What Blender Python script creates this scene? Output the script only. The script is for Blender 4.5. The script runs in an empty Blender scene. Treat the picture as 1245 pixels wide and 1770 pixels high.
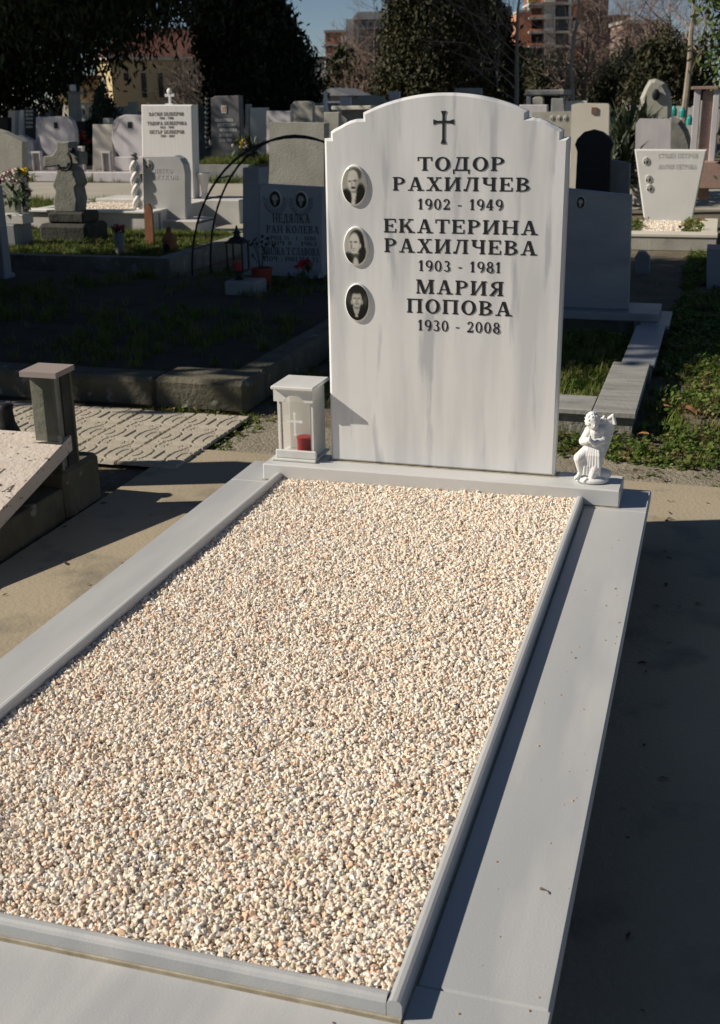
import bpy, math, random
import numpy as np
from mathutils import Vector, Matrix, noise
random.seed(7); RNG = np.random.default_rng(7)
R = math.radians
scene = bpy.context.scene
COL = scene.collection

# ---------------------------------------------------------------- camera
CAM = np.array([0.7534, -3.3485, 1.0738]); YAW, PIT, ROLL, FPX = 0.2931, -0.34, -0.0142, 2020.65
CX, CY = 622.5, 885.0
_f = np.array([-math.sin(YAW)*math.cos(PIT), math.cos(YAW)*math.cos(PIT), math.sin(PIT)])
_r0 = np.array([math.cos(YAW), math.sin(YAW), 0.0]); _u0 = np.cross(_r0, _f)
_r = math.cos(ROLL)*_r0 + math.sin(ROLL)*_u0
_u = -math.sin(ROLL)*_r0 + math.cos(ROLL)*_u0
cam = bpy.data.objects.new('camera', bpy.data.cameras.new('camera')); COL.objects.link(cam)
cam.matrix_world = Matrix(((_r[0], _u[0], -_f[0], CAM[0]), (_r[1], _u[1], -_f[1], CAM[1]), (_r[2], _u[2], -_f[2], CAM[2]), (0, 0, 0, 1)))
cd = cam.data; cd.sensor_fit = 'VERTICAL'; cd.sensor_height = 22.3; cd.lens = FPX/1770*22.3
cd.clip_start = 0.05; cd.clip_end = 900
cd.dof.use_dof = True; cd.dof.focus_distance = 2.75; cd.dof.aperture_fstop = 6.3
scene.camera = cam

# ---------------------------------------------------------------- light
SUN_AZ, SUN_EL = 19.2, 33.2           # direction in which the light travels over the ground, and its height
w = bpy.data.worlds.new('World'); scene.world = w; w.use_nodes = True
nt = w.node_tree; bg = nt.nodes['Background']
sky = nt.nodes.new('ShaderNodeTexSky'); sky.sky_type = 'NISHITA'; sky.sun_disc = False
sky.sun_elevation = R(SUN_EL); sky.sun_rotation = R(270-SUN_AZ)
sky.air_density = 0.6; sky.dust_density = 0.0; sky.ozone_density = 1.0
nt.links.new(sky.outputs[0], bg.inputs[0]); bg.inputs[1].default_value = 0.052
sun = bpy.data.objects.new('sun', bpy.data.lights.new('sun', 'SUN')); COL.objects.link(sun)
sun.data.energy = 5.0; sun.data.angle = R(0.55); sun.data.color = (1.0, 0.915, 0.79)
_d = Vector((math.cos(R(SUN_EL))*math.cos(R(SUN_AZ)), math.cos(R(SUN_EL))*math.sin(R(SUN_AZ)), -math.sin(R(SUN_EL))))
sun.rotation_euler = _d.to_track_quat('-Z', 'Y').to_euler()
scene.view_settings.view_transform = 'Standard'; scene.view_settings.look = 'None'
scene.view_settings.exposure = 0.06; scene.view_settings.gamma = 1; scene.view_settings.use_curve_mapping = False

# ---------------------------------------------------------------- measuring helpers (photo pixel -> place in the world)
def ray(u, v):
    return _f + (u-CX)/FPX*_r - (v-CY)/FPX*_u
def onz(u, v, z=-0.25):
    d = ray(u, v); t = (z-CAM[2])/d[2]; return CAM + t*d
def ony(u, v, y):
    d = ray(u, v); t = (y-CAM[1])/d[1]; return CAM + t*d
def onx(u, v, x):
    d = ray(u, v); t = (x-CAM[0])/d[0]; return CAM + t*d
G0 = -0.27

# ---------------------------------------------------------------- materials
MATS = {}
def mat(name, base=(.5, .5, .5), rough=.6, var=None, scale=6.0, bump=0.0, bscale=60.0, var2=None, scale2=30.0, stretch=None, fac=(.35, .65), metal=0, spec=.5, fac2=(.5, .75), detail=6):
    if name in MATS: return MATS[name]
    m = bpy.data.materials.new(name); m.use_nodes = True; n = m.node_tree; L = n.links
    b = n.nodes['Principled BSDF']; b.inputs['Roughness'].default_value = rough; b.inputs['Metallic'].default_value = metal
    b.inputs['Specular IOR Level'].default_value = spec
    tc = n.nodes.new('ShaderNodeTexCoord'); mp = n.nodes.new('ShaderNodeMapping'); L.new(tc.outputs['Object'], mp.inputs[0])
    if stretch: mp.inputs['Scale'].default_value = stretch
    if name == 'white_marble': mp.inputs['Rotation'].default_value = (0, .22, 0)
    if name == 'grey_marble': mp.inputs['Rotation'].default_value = (0, 0, .25)
    col = None
    def layer(prev, c2, sc, fr):
        t = n.nodes.new('ShaderNodeTexNoise'); t.inputs['Scale'].default_value = sc; t.inputs['Detail'].default_value = detail
        L.new(mp.outputs[0], t.inputs['Vector'])
        r = n.nodes.new('ShaderNodeValToRGB'); r.color_ramp.elements[0].position = fr[0]; r.color_ramp.elements[1].position = fr[1]
        L.new(t.outputs['Fac'], r.inputs[0])
        x = n.nodes.new('ShaderNodeMix'); x.data_type = 'RGBA'; L.new(r.outputs[0], x.inputs[0])
        if prev is None: x.inputs[6].default_value = (*base, 1)
        else: L.new(prev, x.inputs[6])
        x.inputs[7].default_value = (*c2, 1); return x.outputs[2]
    if var: col = layer(None, var, scale, fac)
    if var2: col = layer(col, var2, scale2, fac2)
    if col is None: b.inputs['Base Color'].default_value = (*base, 1)
    else: L.new(col, b.inputs['Base Color'])
    if bump:
        t = n.nodes.new('ShaderNodeTexNoise'); t.inputs['Scale'].default_value = bscale; t.inputs['Detail'].default_value = 8
        L.new(tc.outputs['Object'], t.inputs['Vector'])
        bp = n.nodes.new('ShaderNodeBump'); bp.inputs['Strength'].default_value = bump; bp.inputs['Distance'].default_value = .01
        L.new(t.outputs['Fac'], bp.inputs['Height']); L.new(bp.outputs[0], b.inputs['Normal'])
    MATS[name] = m; return m

def ramp_mat(name, cols, rough=.6, attr='random', trans=0.0):
    """colour picked per instance (or per leaf through the 'tint' attribute)"""
    m = bpy.data.materials.new(name); m.use_nodes = True; n = m.node_tree; L = n.links
    b = n.nodes['Principled BSDF']; b.inputs['Roughness'].default_value = rough
    b.inputs['Specular IOR Level'].default_value = .3
    r = n.nodes.new('ShaderNodeValToRGB'); r.color_ramp.interpolation = 'LINEAR' if attr != 'random' else 'CONSTANT'
    k = len(cols)
    while len(r.color_ramp.elements) < k: r.color_ramp.elements.new(.5)
    for i, c in enumerate(cols):
        r.color_ramp.elements[i].position = i/k; r.color_ramp.elements[i].color = (*c, 1)
    if attr == 'random':
        s = n.nodes.new('ShaderNodeObjectInfo'); L.new(s.outputs['Random'], r.inputs[0])
    else:
        s = n.nodes.new('ShaderNodeAttribute'); s.attribute_name = attr; L.new(s.outputs['Fac'], r.inputs[0])
    L.new(r.outputs[0], b.inputs['Base Color'])
    if trans:
        tr = n.nodes.new('ShaderNodeBsdfTranslucent'); L.new(r.outputs[0], tr.inputs[0])
        mx = n.nodes.new('ShaderNodeMixShader'); mx.inputs[0].default_value = trans
        L.new(b.outputs[0], mx.inputs[1]); L.new(tr.outputs[0], mx.inputs[2]); L.new(mx.outputs[0], n.nodes['Material Output'].inputs[0])
    MATS[name] = m; return m

M_HEAD = mat('white_marble', (.765, .765, .755), .42, var=(.60, .605, .61), scale=2.6, stretch=(5, 5, .6), var2=(.49, .50, .52), scale2=4, fac=(.40, .64), fac2=(.565, .66), detail=10, bump=.05, bscale=220)
M_SLAB = mat('grey_marble', (.480, .485, .482), .48, var=(.415, .425, .432), scale=2.2, stretch=(2.6, .45, 1), var2=(.53, .53, .52), scale2=4, fac=(.38, .66), fac2=(.45, .68), detail=9, bump=.06, bscale=260)
M_PLIN = mat('plinth_marble', (.60, .598, .585), .42, var=(.53, .53, .52), scale=2, stretch=(1, 3, 2), bump=.05, bscale=260)
M_FIG = mat('white_plaster', (.80, .79, .76), .55, bump=.04, bscale=150)
M_BLACK = mat('black_paint', (.012, .012, .014), .45)
M_MORTAR = mat('beige_mortar', (.48, .42, .31), .85, var=(.30, .26, .18), scale=40)
M_PAD = mat('concrete_pad', (.40, .335, .235), .85, var=(.32, .265, .185), scale=1.6, var2=(.21, .185, .14), scale2=5, fac2=(.56, .72), bump=.25, bscale=90)
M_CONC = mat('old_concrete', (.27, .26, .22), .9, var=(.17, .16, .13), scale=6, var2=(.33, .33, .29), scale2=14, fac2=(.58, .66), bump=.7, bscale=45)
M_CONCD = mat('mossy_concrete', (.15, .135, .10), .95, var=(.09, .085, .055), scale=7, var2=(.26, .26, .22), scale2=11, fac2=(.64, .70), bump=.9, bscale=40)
M_TILE = mat('paving_concrete', (.48, .43, .34), .85, var=(.39, .35, .28), scale=5, var2=(.17, .15, .09), scale2=9, fac2=(.60, .75), bump=.3, bscale=120)
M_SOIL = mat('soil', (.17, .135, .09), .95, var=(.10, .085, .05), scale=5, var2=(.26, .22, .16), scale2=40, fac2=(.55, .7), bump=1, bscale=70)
M_ROAD = mat('pale_road', (.42, .385, .32), .9, var=(.36, .33, .27), scale=1.2, bump=.2, bscale=30)
M_STONE = mat('pale_stone', (.62, .60, .56), .7, var=(.52, .50, .46), scale=5, bump=.15, bscale=60)
M_LIME = mat('limestone', (.43, .42, .36), .8, var=(.33, .32, .27), scale=4, var2=(.24, .235, .20), scale2=6, fac2=(.6, .75), bump=.3, bscale=50)
M_CREAM = mat('cream_stone', (.72, .67, .57), .6, var=(.65, .60, .50), scale=3)
M_LILAC = mat('lilac_marble', (.64, .61, .61), .5, var=(.54, .51, .52), scale=3, stretch=(3, 3, 1))
M_GREYST = mat('grey_stone', (.33, .33, .32), .8, var=(.24, .24, .23), scale=5, bump=.3, bscale=50)
M_DARKST = mat('dark_granite', (.012, .013, .014), .5, var=(.022, .022, .024), scale=60, spec=.2)
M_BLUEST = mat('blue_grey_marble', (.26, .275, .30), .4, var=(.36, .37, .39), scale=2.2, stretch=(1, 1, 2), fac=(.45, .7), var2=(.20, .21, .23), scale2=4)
M_PINK = mat('pink_granite', (.42, .29, .24), .5, var=(.33, .22, .18), scale=30)
M_TRAV = mat('pitted_cream_stone', (.62, .54, .47), .8, var=(.56, .48, .41), scale=10, var2=(.16, .13, .11), scale2=55, fac2=(.63, .67), bump=.5, bscale=60)
M_IRON = mat('black_iron', (.02, .02, .02), .5, metal=.3)
M_RED = mat('red_plastic', (.45, .03, .03), .4)
M_TERRA = mat('terracotta', (.42, .16, .07), .8, var=(.30, .11, .05), scale=15)
M_WOOD = mat('red_brown_wood', (.30, .13, .06), .6, var=(.20, .08, .04), scale=8, stretch=(6, 6, 1))
M_BARK = mat('bark', (.16, .125, .10), .9, var=(.10, .08, .065), scale=8, bump=.6, bscale=30)
M_TWIG = mat('bare_twigs', (.28, .195, .155), .9, var=(.21, .15, .12), scale=.8)
M_TWIGD = mat('dark_bare_twigs', (.13, .10, .085), .9, var=(.09, .075, .065), scale=.8)
M_PALEB = mat('pale_bark', (.36, .31, .24), .9, var=(.26, .22, .17), scale=5)
M_PHOTO = mat('portrait_dark', (.05, .05, .05), .2)
M_CER = mat('white_ceramic', (.80, .80, .77), .15)
M_BRICK = mat('orange_brick', (.62, .28, .16), .9, var=(.50, .22, .13), scale=1.5)
M_BCONC = mat('building_concrete', (.56, .54, .50), .9, var=(.46, .45, .42), scale=.5)
M_SCAF = mat('grey_scaffold_sheet', (.38, .37, .36), .9, var=(.30, .29, .28), scale=.4)
M_YEL = mat('yellow_plaster', (.64, .50, .28), .9, var=(.58, .45, .25), scale=.3)
M_ROOF = mat('red_roof_tiles', (.24, .09, .06), .9, var=(.17, .07, .05), scale=1)
M_WIN = mat('dark_window', (.03, .035, .045), .15)
M_TEAL = mat('teal_plastic', (.03, .32, .28), .5)
M_LEAFD = ramp_mat('dark_conifer_leaves', [(.010, .016, .007), (.020, .030, .012), (.036, .048, .018)], .7, attr='tint')
M_LEAFO = ramp_mat('olive_conifer_leaves', [(.018, .024, .010), (.036, .040, .016), (.065, .060, .026)], .7, attr='tint')
M_LEAFG = ramp_mat('green_leaves', [(.03, .06, .015), (.07, .12, .03), (.13, .19, .05)], .6, attr='tint', trans=.25)
M_LEAFY = ramp_mat('yucca_leaves', [(.02, .03, .012), (.04, .06, .02)], .5, attr='tint')
M_WEED = ramp_mat('weed_leaves', [(.07, .12, .02), (.10, .16, .025), (.13, .19, .035), (.16, .20, .045), (.19, .16, .06)], .6, trans=.25)
M_GRASS = ramp_mat('grass_blades', [(.08, .13, .018), (.12, .175, .025), (.15, .19, .03), (.19, .18, .06)], .6, trans=.25)
M_PEB = ramp_mat('marble_chips', [(.86, .78, .66), (.87, .81, .70), (.86, .72, .57), (.87, .83, .77), (.88, .75, .60), (.85, .79, .67), (.83, .65, .50), (.87, .82, .73), (.86, .74, .61), (.88, .80, .68), (.74, .67, .58), (.88, .77, .64), (.87, .85, .80), (.76, .52, .36), (.86, .70, .56), (.84, .72, .52)], .55)
M_PEBB = mat('chip_bed', (.62, .54, .44), .9, var=(.5, .43, .35), scale=120)
M_DLEAF = mat('dry_leaf', (.34, .17, .08), .7, var=(.24, .11, .05), scale=30)
M_GLASS = bpy.data.materials.new('clear_glass'); M_GLASS.use_nodes = True
_n = M_GLASS.node_tree; _g = _n.nodes.new('ShaderNodeBsdfGlossy'); _g.inputs['Roughness'].default_value = .05
_t = _n.nodes.new('ShaderNodeBsdfTransparent'); _t.inputs[0].default_value = (.90, .92, .90, 1); _mx = _n.nodes.new('ShaderNodeMixShader')
_fr = _n.nodes.new('ShaderNodeFresnel'); _fr.inputs[0].default_value = 1.45
_n.links.new(_fr.outputs[0], _mx.inputs[0]); _n.links.new(_t.outputs[0], _mx.inputs[1]); _n.links.new(_g.outputs[0], _mx.inputs[2])
_n.links.new(_mx.outputs[0], _n.nodes['Material Output'].inputs[0])
M_VC = bpy.data.materials.new('printed_portrait'); M_VC.use_nodes = True
_a = M_VC.node_tree.nodes.new('ShaderNodeAttribute'); _a.attribute_name = 'print'
_b = M_VC.node_tree.nodes['Principled BSDF']; _b.inputs['Roughness'].default_value = .35; _b.inputs['Specular IOR Level'].default_value = .2
M_VC.node_tree.links.new(_a.outputs['Color'], _b.inputs['Base Color'])

# ---------------------------------------------------------------- objects
def tag(o, label=None, cat=None, group=None, kind=None):
    if label: o['label'] = label
    if cat: o['category'] = cat
    if group: o['group'] = group
    if kind: o['kind'] = kind
    return o
def thing(name, loc, label, cat, group=None):
    o = bpy.data.objects.new(name, None); COL.objects.link(o); o.location = loc; o.empty_display_size = .1
    return tag(o, label, cat, group)
class MB:
    def __init__(s): s.v = []; s.f = []
    def add(s, v, f):
        k = len(s.v); s.v += [tuple(map(float, p)) for p in v]; s.f += [tuple(k+i for i in q) for q in f]; return s
    def box(s, x0, x1, y0, y1, z0, z1, bev=0):
        b = min(bev, (x1-x0)/3, (y1-y0)/3, (z1-z0)/3)
        if b <= 0:
            return s.add([(x0,y0,z0),(x1,y0,z0),(x1,y1,z0),(x0,y1,z0),(x0,y0,z1),(x1,y0,z1),(x1,y1,z1),(x0,y1,z1)],
                         [(3,2,1,0),(4,5,6,7),(0,1,5,4),(1,2,6,5),(2,3,7,6),(3,0,4,7)])
        vs = []; ix = {}
        for a, x in enumerate((x0, x1)):
            for c, y in enumerate((y0, y1)):
                for d, z in enumerate((z0, z1)):
                    sx, sy, sz = (1, -1)[a], (1, -1)[c], (1, -1)[d]
                    for q, p in enumerate(((x, y+sy*b, z+sz*b), (x+sx*b, y, z+sz*b), (x+sx*b, y+sy*b, z))):
                        ix[a, c, d, q] = len(vs); vs.append(p)
        I = lambda a, c, d, q: ix[a, c, d, q]
        fs = [[I(0,0,0,0),I(0,0,1,0),I(0,1,1,0),I(0,1,0,0)],[I(1,0,0,0),I(1,1,0,0),I(1,1,1,0),I(1,0,1,0)],
              [I(0,0,0,1),I(1,0,0,1),I(1,0,1,1),I(0,0,1,1)],[I(0,1,0,1),I(0,1,1,1),I(1,1,1,1),I(1,1,0,1)],
              [I(0,0,0,2),I(0,1,0,2),I(1,1,0,2),I(1,0,0,2)],[I(0,0,1,2),I(1,0,1,2),I(1,1,1,2),I(0,1,1,2)]]
        for c in (0,1):
            for d in (0,1): fs.append([I(0,c,d,1),I(1,c,d,1),I(1,c,d,2),I(0,c,d,2)])
        for a in (0,1):
            for d in (0,1): fs.append([I(a,0,d,0),I(a,1,d,0),I(a,1,d,2),I(a,0,d,2)])
            for c in (0,1): fs.append([I(a,c,0,0),I(a,c,1,0),I(a,c,1,1),I(a,c,0,1)])
        for a in (0,1):
            for c in (0,1):
                for d in (0,1): fs.append([I(a,c,d,0),I(a,c,d,1),I(a,c,d,2)])
        return s.add(vs, fs)
    def prism(s, pts, y0, y1, ch=0):
        """outline in (x, z), extruded along y; ch = chamfer on the front edge"""
        n = len(pts); P = [Vector(p) for p in pts]
        area = sum(P[i].x*P[(i+1)%n].y-P[(i+1)%n].x*P[i].y for i in range(n))
        if area < 0: P.reverse()
        if ch:
            ins = []
            for i in range(n):
                a, b, c = P[i-1], P[i], P[(i+1)%n]
                d1 = (b-a).normalized(); d2 = (c-b).normalized()
                n1 = Vector((-d1.y, d1.x)); n2 = Vector((-d2.y, d2.x)); m = n1+n2
                k = ch/max(.35, (1+n1.dot(n2))); ins.append(b+m*k)
            V = [(p.x, y0, p.y) for p in ins]+[(p.x, y0+ch, p.y) for p in P]+[(p.x, y1, p.y) for p in P]; L = 3
        else:
            V = [(p.x, y0, p.y) for p in P]+[(p.x, y1, p.y) for p in P]; L = 2
        F = [tuple(range(n)), tuple((L-1)*n+i for i in reversed(range(n)))]
        for l in range(L-1):
            F += [(l*n+i, (l+1)*n+i, (l+1)*n+(i+1)%n, l*n+(i+1)%n) for i in range(n)]
        return s.add(V, F)
    def tube(s, pts, r, k=8, cap=True):
        P = [Vector(p) for p in pts]; rr = r if isinstance(r, (list, tuple)) else [r]*len(P)
        V = []; up = Vector((0.13, 0.27, 1)).normalized()
        for i, p in enumerate(P):
            t = (P[min(i+1, len(P)-1)]-P[max(i-1, 0)]).normalized()
            a = t.cross(up if abs(t.dot(up)) < .95 else Vector((1, 0, 0))).normalized(); b = t.cross(a)
            V += [p+rr[i]*(math.cos(2*math.pi*j/k)*a+math.sin(2*math.pi*j/k)*b) for j in range(k)]
        F = [(i*k+j, i*k+(j+1)%k, (i+1)*k+(j+1)%k, (i+1)*k+j) for i in range(len(P)-1) for j in range(k)]
        if cap: F += [tuple(reversed(range(k))), tuple((len(P)-1)*k+j for j in range(k))]
        return s.add(V, F)
    def lathe(s, prof, c=(0, 0, 0), k=20, sx=1, sy=1):
        V = [(c[0]+sx*r*math.cos(2*math.pi*j/k), c[1]+sy*r*math.sin(2*math.pi*j/k), c[2]+z) for r, z in prof for j in range(k)]
        F = [(i*k+j, i*k+(j+1)%k, (i+1)*k+(j+1)%k, (i+1)*k+j) for i in range(len(prof)-1) for j in range(k)]
        F += [tuple(reversed(range(k))), tuple((len(prof)-1)*k+j for j in range(k))]
        return s.add(V, F)
    def ell(s, c, r, k=12, m=8, rot=None):
        V = []; 
        for i in range(m+1):
            th = math.pi*i/m
            for j in range(k):
                p = Vector((r[0]*math.sin(th)*math.cos(2*math.pi*j/k), r[1]*math.sin(th)*math.sin(2*math.pi*j/k), -r[2]*math.cos(th)))
                if rot is not None: p = rot @ p
                V.append(p+Vector(c))
        return s.add(V, [(i*k+j, i*k+(j+1)%k, (i+1)*k+(j+1)%k, (i+1)*k+j) for i in range(m) for j in range(k)])
    def obj(s, name, m, parent=None, root=None, loc=(0, 0, 0), smooth=False, fix=True):
        """parent = the thing or part it belongs to; coordinates are world coordinates"""
        me = bpy.data.meshes.new(name)
        off = Vector(loc)
        if parent is not None:
            r = parent
            while r.parent is not None: r = r.parent
            off = Vector(r.location)
        me.from_pydata([tuple(Vector(p)-off) for p in s.v], [], s.f)
        if fix:
            import bmesh
            b = bmesh.new(); b.from_mesh(me); bmesh.ops.recalc_face_normals(b, faces=b.faces); b.to_mesh(me); b.free()
        me.materials.append(m)
        if smooth: me.shade_smooth()
        o = bpy.data.objects.new(name, me); COL.objects.link(o)
        if parent is not None: o.parent = parent
        else: o.location = off
        return o
def autosmooth(o, ang=40):
    me = o.data; me.shade_smooth()
    try: me.set_sharp_from_angle(angle=R(ang))
    except Exception: pass
    return o

# ---------------------------------------------------------------- serif lettering
def ringp(cx, cz, rx, rz, tx, tz, a0=0, a1=360, n=18):
    out = []
    n = max(4, int(n*abs(a1-a0)/360))
    for i in range(n):
        q = []
        for a, o in ((i, 0), (i+1, 0), (i+1, 1), (i, 1)):
            t = R(a0+(a1-a0)*a/n); ax, az = (rx, rz) if not o else (rx-tx, rz-tz)
            q.append((cx+ax*math.cos(t), cz+az*math.sin(t)))
        out.append(q)
    return out
def bx(x0, z0, x1, z1): return [(x0, z0), (x1, z0), (x1, z1), (x0, z1)]
def dg(x0, z0, x1, z1, w_): return [(x0-w_/2, z0), (x0+w_/2, z0), (x1+w_/2, z1), (x1-w_/2, z1)]
S_, T_, F_ = .20, .085, .07
def stem(x, z0=0, z1=1, w_=S_, b=1, t=1):
    o = [bx(x, z0, x+w_, z1)]
    if b: o.append(bx(x-F_, z0, x+w_+F_, z0+T_))
    if t: o.append(bx(x-F_, z1-T_, x+w_+F_, z1))
    return o
GL = {
 'Т': (.88, stem(.34, t=0)+[bx(0, 1-T_, .88, 1), bx(0, .72, .07, 1), bx(.81, .72, .88, 1)]),
 'О': (.90, ringp(.45, .5, .45, .52, .21, .09)),
 'Д': (.98, stem(.62, b=0, t=0)+[bx(.0, 0, .98, .1), bx(0, -.22, .08, .1), bx(.90, -.22, .98, .1), bx(.2, 1-T_, .9, 1), dg(.17, .05, .36, .96, .1)]),
 'Р': (.78, stem(.08)+ringp(.36, .725, .40, .275, .19, .085, -90, 90)+[bx(.2, 1-T_, .37, 1), bx(.2, .45, .37, .45+T_)]),
 'А': (.98, [dg(.16, 0, .44, 1, .09), dg(.78, 0, .48, 1, .21), bx(.24, .29, .7, .36), bx(0, 0, .32, T_), bx(.58, 0, 1, T_)]),
 'Х': (.96, [dg(.74, 0, .22, 1, .22), dg(.18, 0, .74, 1, .09), bx(0, 0, .34, T_), bx(.56, 0, .96, T_), bx(.04, 1-T_, .42, 1), bx(.58, 1-T_, .92, 1)]),
 'И': (1.0, stem(.07)+stem(.71)+[dg(.27, .1, .72, .9, .1)]),
 'Л': (.94, stem(.64, t=0)+[bx(.22, 1-T_, .91, 1), dg(.17, .06, .38, .97, .1), bx(0, 0, .22, .15)]),
 'Ч': (.90, stem(.60)+[bx(.08, .55, .28, 1), bx(.01, 1-T_, .35, 1)]+ringp(.42, .62, .34, .2, .19, .09, 180, 275)+[bx(.40, .42, .65, .51)]),
 'Е': (.80, stem(.07, b=0, t=0)+[bx(0, 0, .78, T_), bx(0, 1-T_, .75, 1), bx(.68, .73, .75, 1), bx(.71, 0, .78, .28), bx(.2, .46, .55, .54), bx(.49, .37, .56, .63)]),
 'В': (.84, stem(.08)+ringp(.36, .755, .38, .245, .19, .08, -90, 90)+ringp(.36, .27, .46, .27, .2, .085, -90, 90)+[bx(.2, 1-T_, .37, 1), bx(.2, 0, .37, T_), bx(.2, .47, .37, .54)]),
 'К': (.98, stem(.07)+[dg(.30, .40, .72, .96, .1), dg(.78, .04, .42, .6, .22), bx(.56, 1-T_, .90, 1), bx(.60, 0, 1, T_)]),
 'Н': (1.0, stem(.07)+stem(.71)+[bx(.2, .46, .75, .54)]),
 'М': (1.16, stem(.10, w_=.09)+stem(.88)+[dg(.55, 0, .22, 1, .21), dg(.56, 0, .92, .95, .09)]),
 'Я': (.84, stem(.56)+ringp(.48, .725, .40, .275, .19, .085, 90, 270)+[bx(.46, 1-T_, .6, 1), bx(.46, .45, .6, .45+T_), dg(.12, .02, .44, .5, .2), bx(0, 0, .26, T_)]),
 'П': (.98, stem(.07, t=0)+stem(.69, t=0)+[bx(0, 1-T_, .96, 1)]),
 'С': (.84, ringp(.45, .5, .45, .52, .21, .09, 42, 318)+[bx(.72, .68, .79, 1)]),
 'Б': (.80, stem(.08)+ringp(.36, .28, .43, .28, .2, .085, -90, 90)+[bx(.2, 0, .37, T_), bx(.2, .475, .37, .56), bx(.08, 1-T_, .74, 1), bx(.67, .74, .74, 1)]),
 'Ъ': (.90, stem(.2, t=0)+ringp(.48, .28, .40, .28, .2, .085, -90, 90)+[bx(.32, 0, .49, T_), bx(.32, .475, .49, .56), bx(0, 1-T_, .4, 1)]),
 '1': (.50, stem(.17, t=0)+[dg(.05, .76, .22, .98, .09)]),
 '2': (.66, ringp(.33, .70, .31, .30, .17, .09, -25, 170)+[dg(.12, .06, .52, .6, .13), bx(.03, 0, .62, .15), bx(.56, 0, .62, .25)]),
 '3': (.66, ringp(.30, .755, .28, .255, .17, .08, -90, 150)+ringp(.30, .27, .33, .28, .18, .08, -150, 90)),
 '4': (.70, stem(.36, t=0)+[dg(.06, .28, .42, 1, .11), bx(0, .24, .68, .33)]),
 '5': (.66, ringp(.30, .32, .33, .33, .18, .08, -150, 110)+[bx(.08, .5, .16, 1), bx(.08, .87, .56, 1)]),
 '6': (.68, ringp(.34, .33, .34, .34, .17, .08)+ringp(.40, .5, .40, .51, .17, .08, 95, 200)),
 '7': (.64, [bx(.02, .86, .62, 1), dg(.2, 0, .55, .9, .16)]),
 '8': (.68, ringp(.34, .755, .28, .255, .15, .08)+ringp(.34, .27, .34, .28, .17, .08)),
 '9': (.68, ringp(.34, .67, .34, .34, .17, .08)+ringp(.28, .5, .40, .51, .17, .08, -85, 20)),
 '0': (.68, ringp(.34, .5, .34, .51, .17, .075)),
 '-': (.50, [bx(.08, .33, .42, .43)]), ' ': (.30, []), '.': (.3, [bx(.08, 0, .22, .14)]),
}
LCACHE = {}
def text_line(s, x0, x1, z, h, y, m, parent, depth=.0007, name='letter', single=False, gap=.16):
    """one object per letter (or one for the whole line), standing proud of the plane y"""
    tot = sum(GL[c][0] for c in s)+gap*(len(s)-1); k = (x1-x0)/tot; x = x0
    big = MB()
    root = parent
    while root.parent is not None: root = root.parent
    for c in s:
        wd, polys = GL[c]
        mb = MB()
        for i, q in enumerate(polys):
            dd = depth+.00003*i+(.0004 if single else 0)*0
            mb.prism([(px*k, pz*h) for px, pz in q], -dd, .0004)
        if polys:
            if single: big.add([(p[0]+x, p[1]+y, p[2]+z) for p in mb.v], mb.f)
            else:
                key = (c, round(k, 4), round(h, 4))
                if key not in LCACHE:
                    o = mb.obj(name, m); LCACHE[key] = o.data
                else:
                    o = bpy.data.objects.new(name, LCACHE[key]); COL.objects.link(o)
                o.parent = parent; o.location = Vector((x, y, z))-(Vector(root.location))
        x += (wd+gap)*k
    if single: big.obj(name, m, parent)['kind'] = 'stuff'

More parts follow.
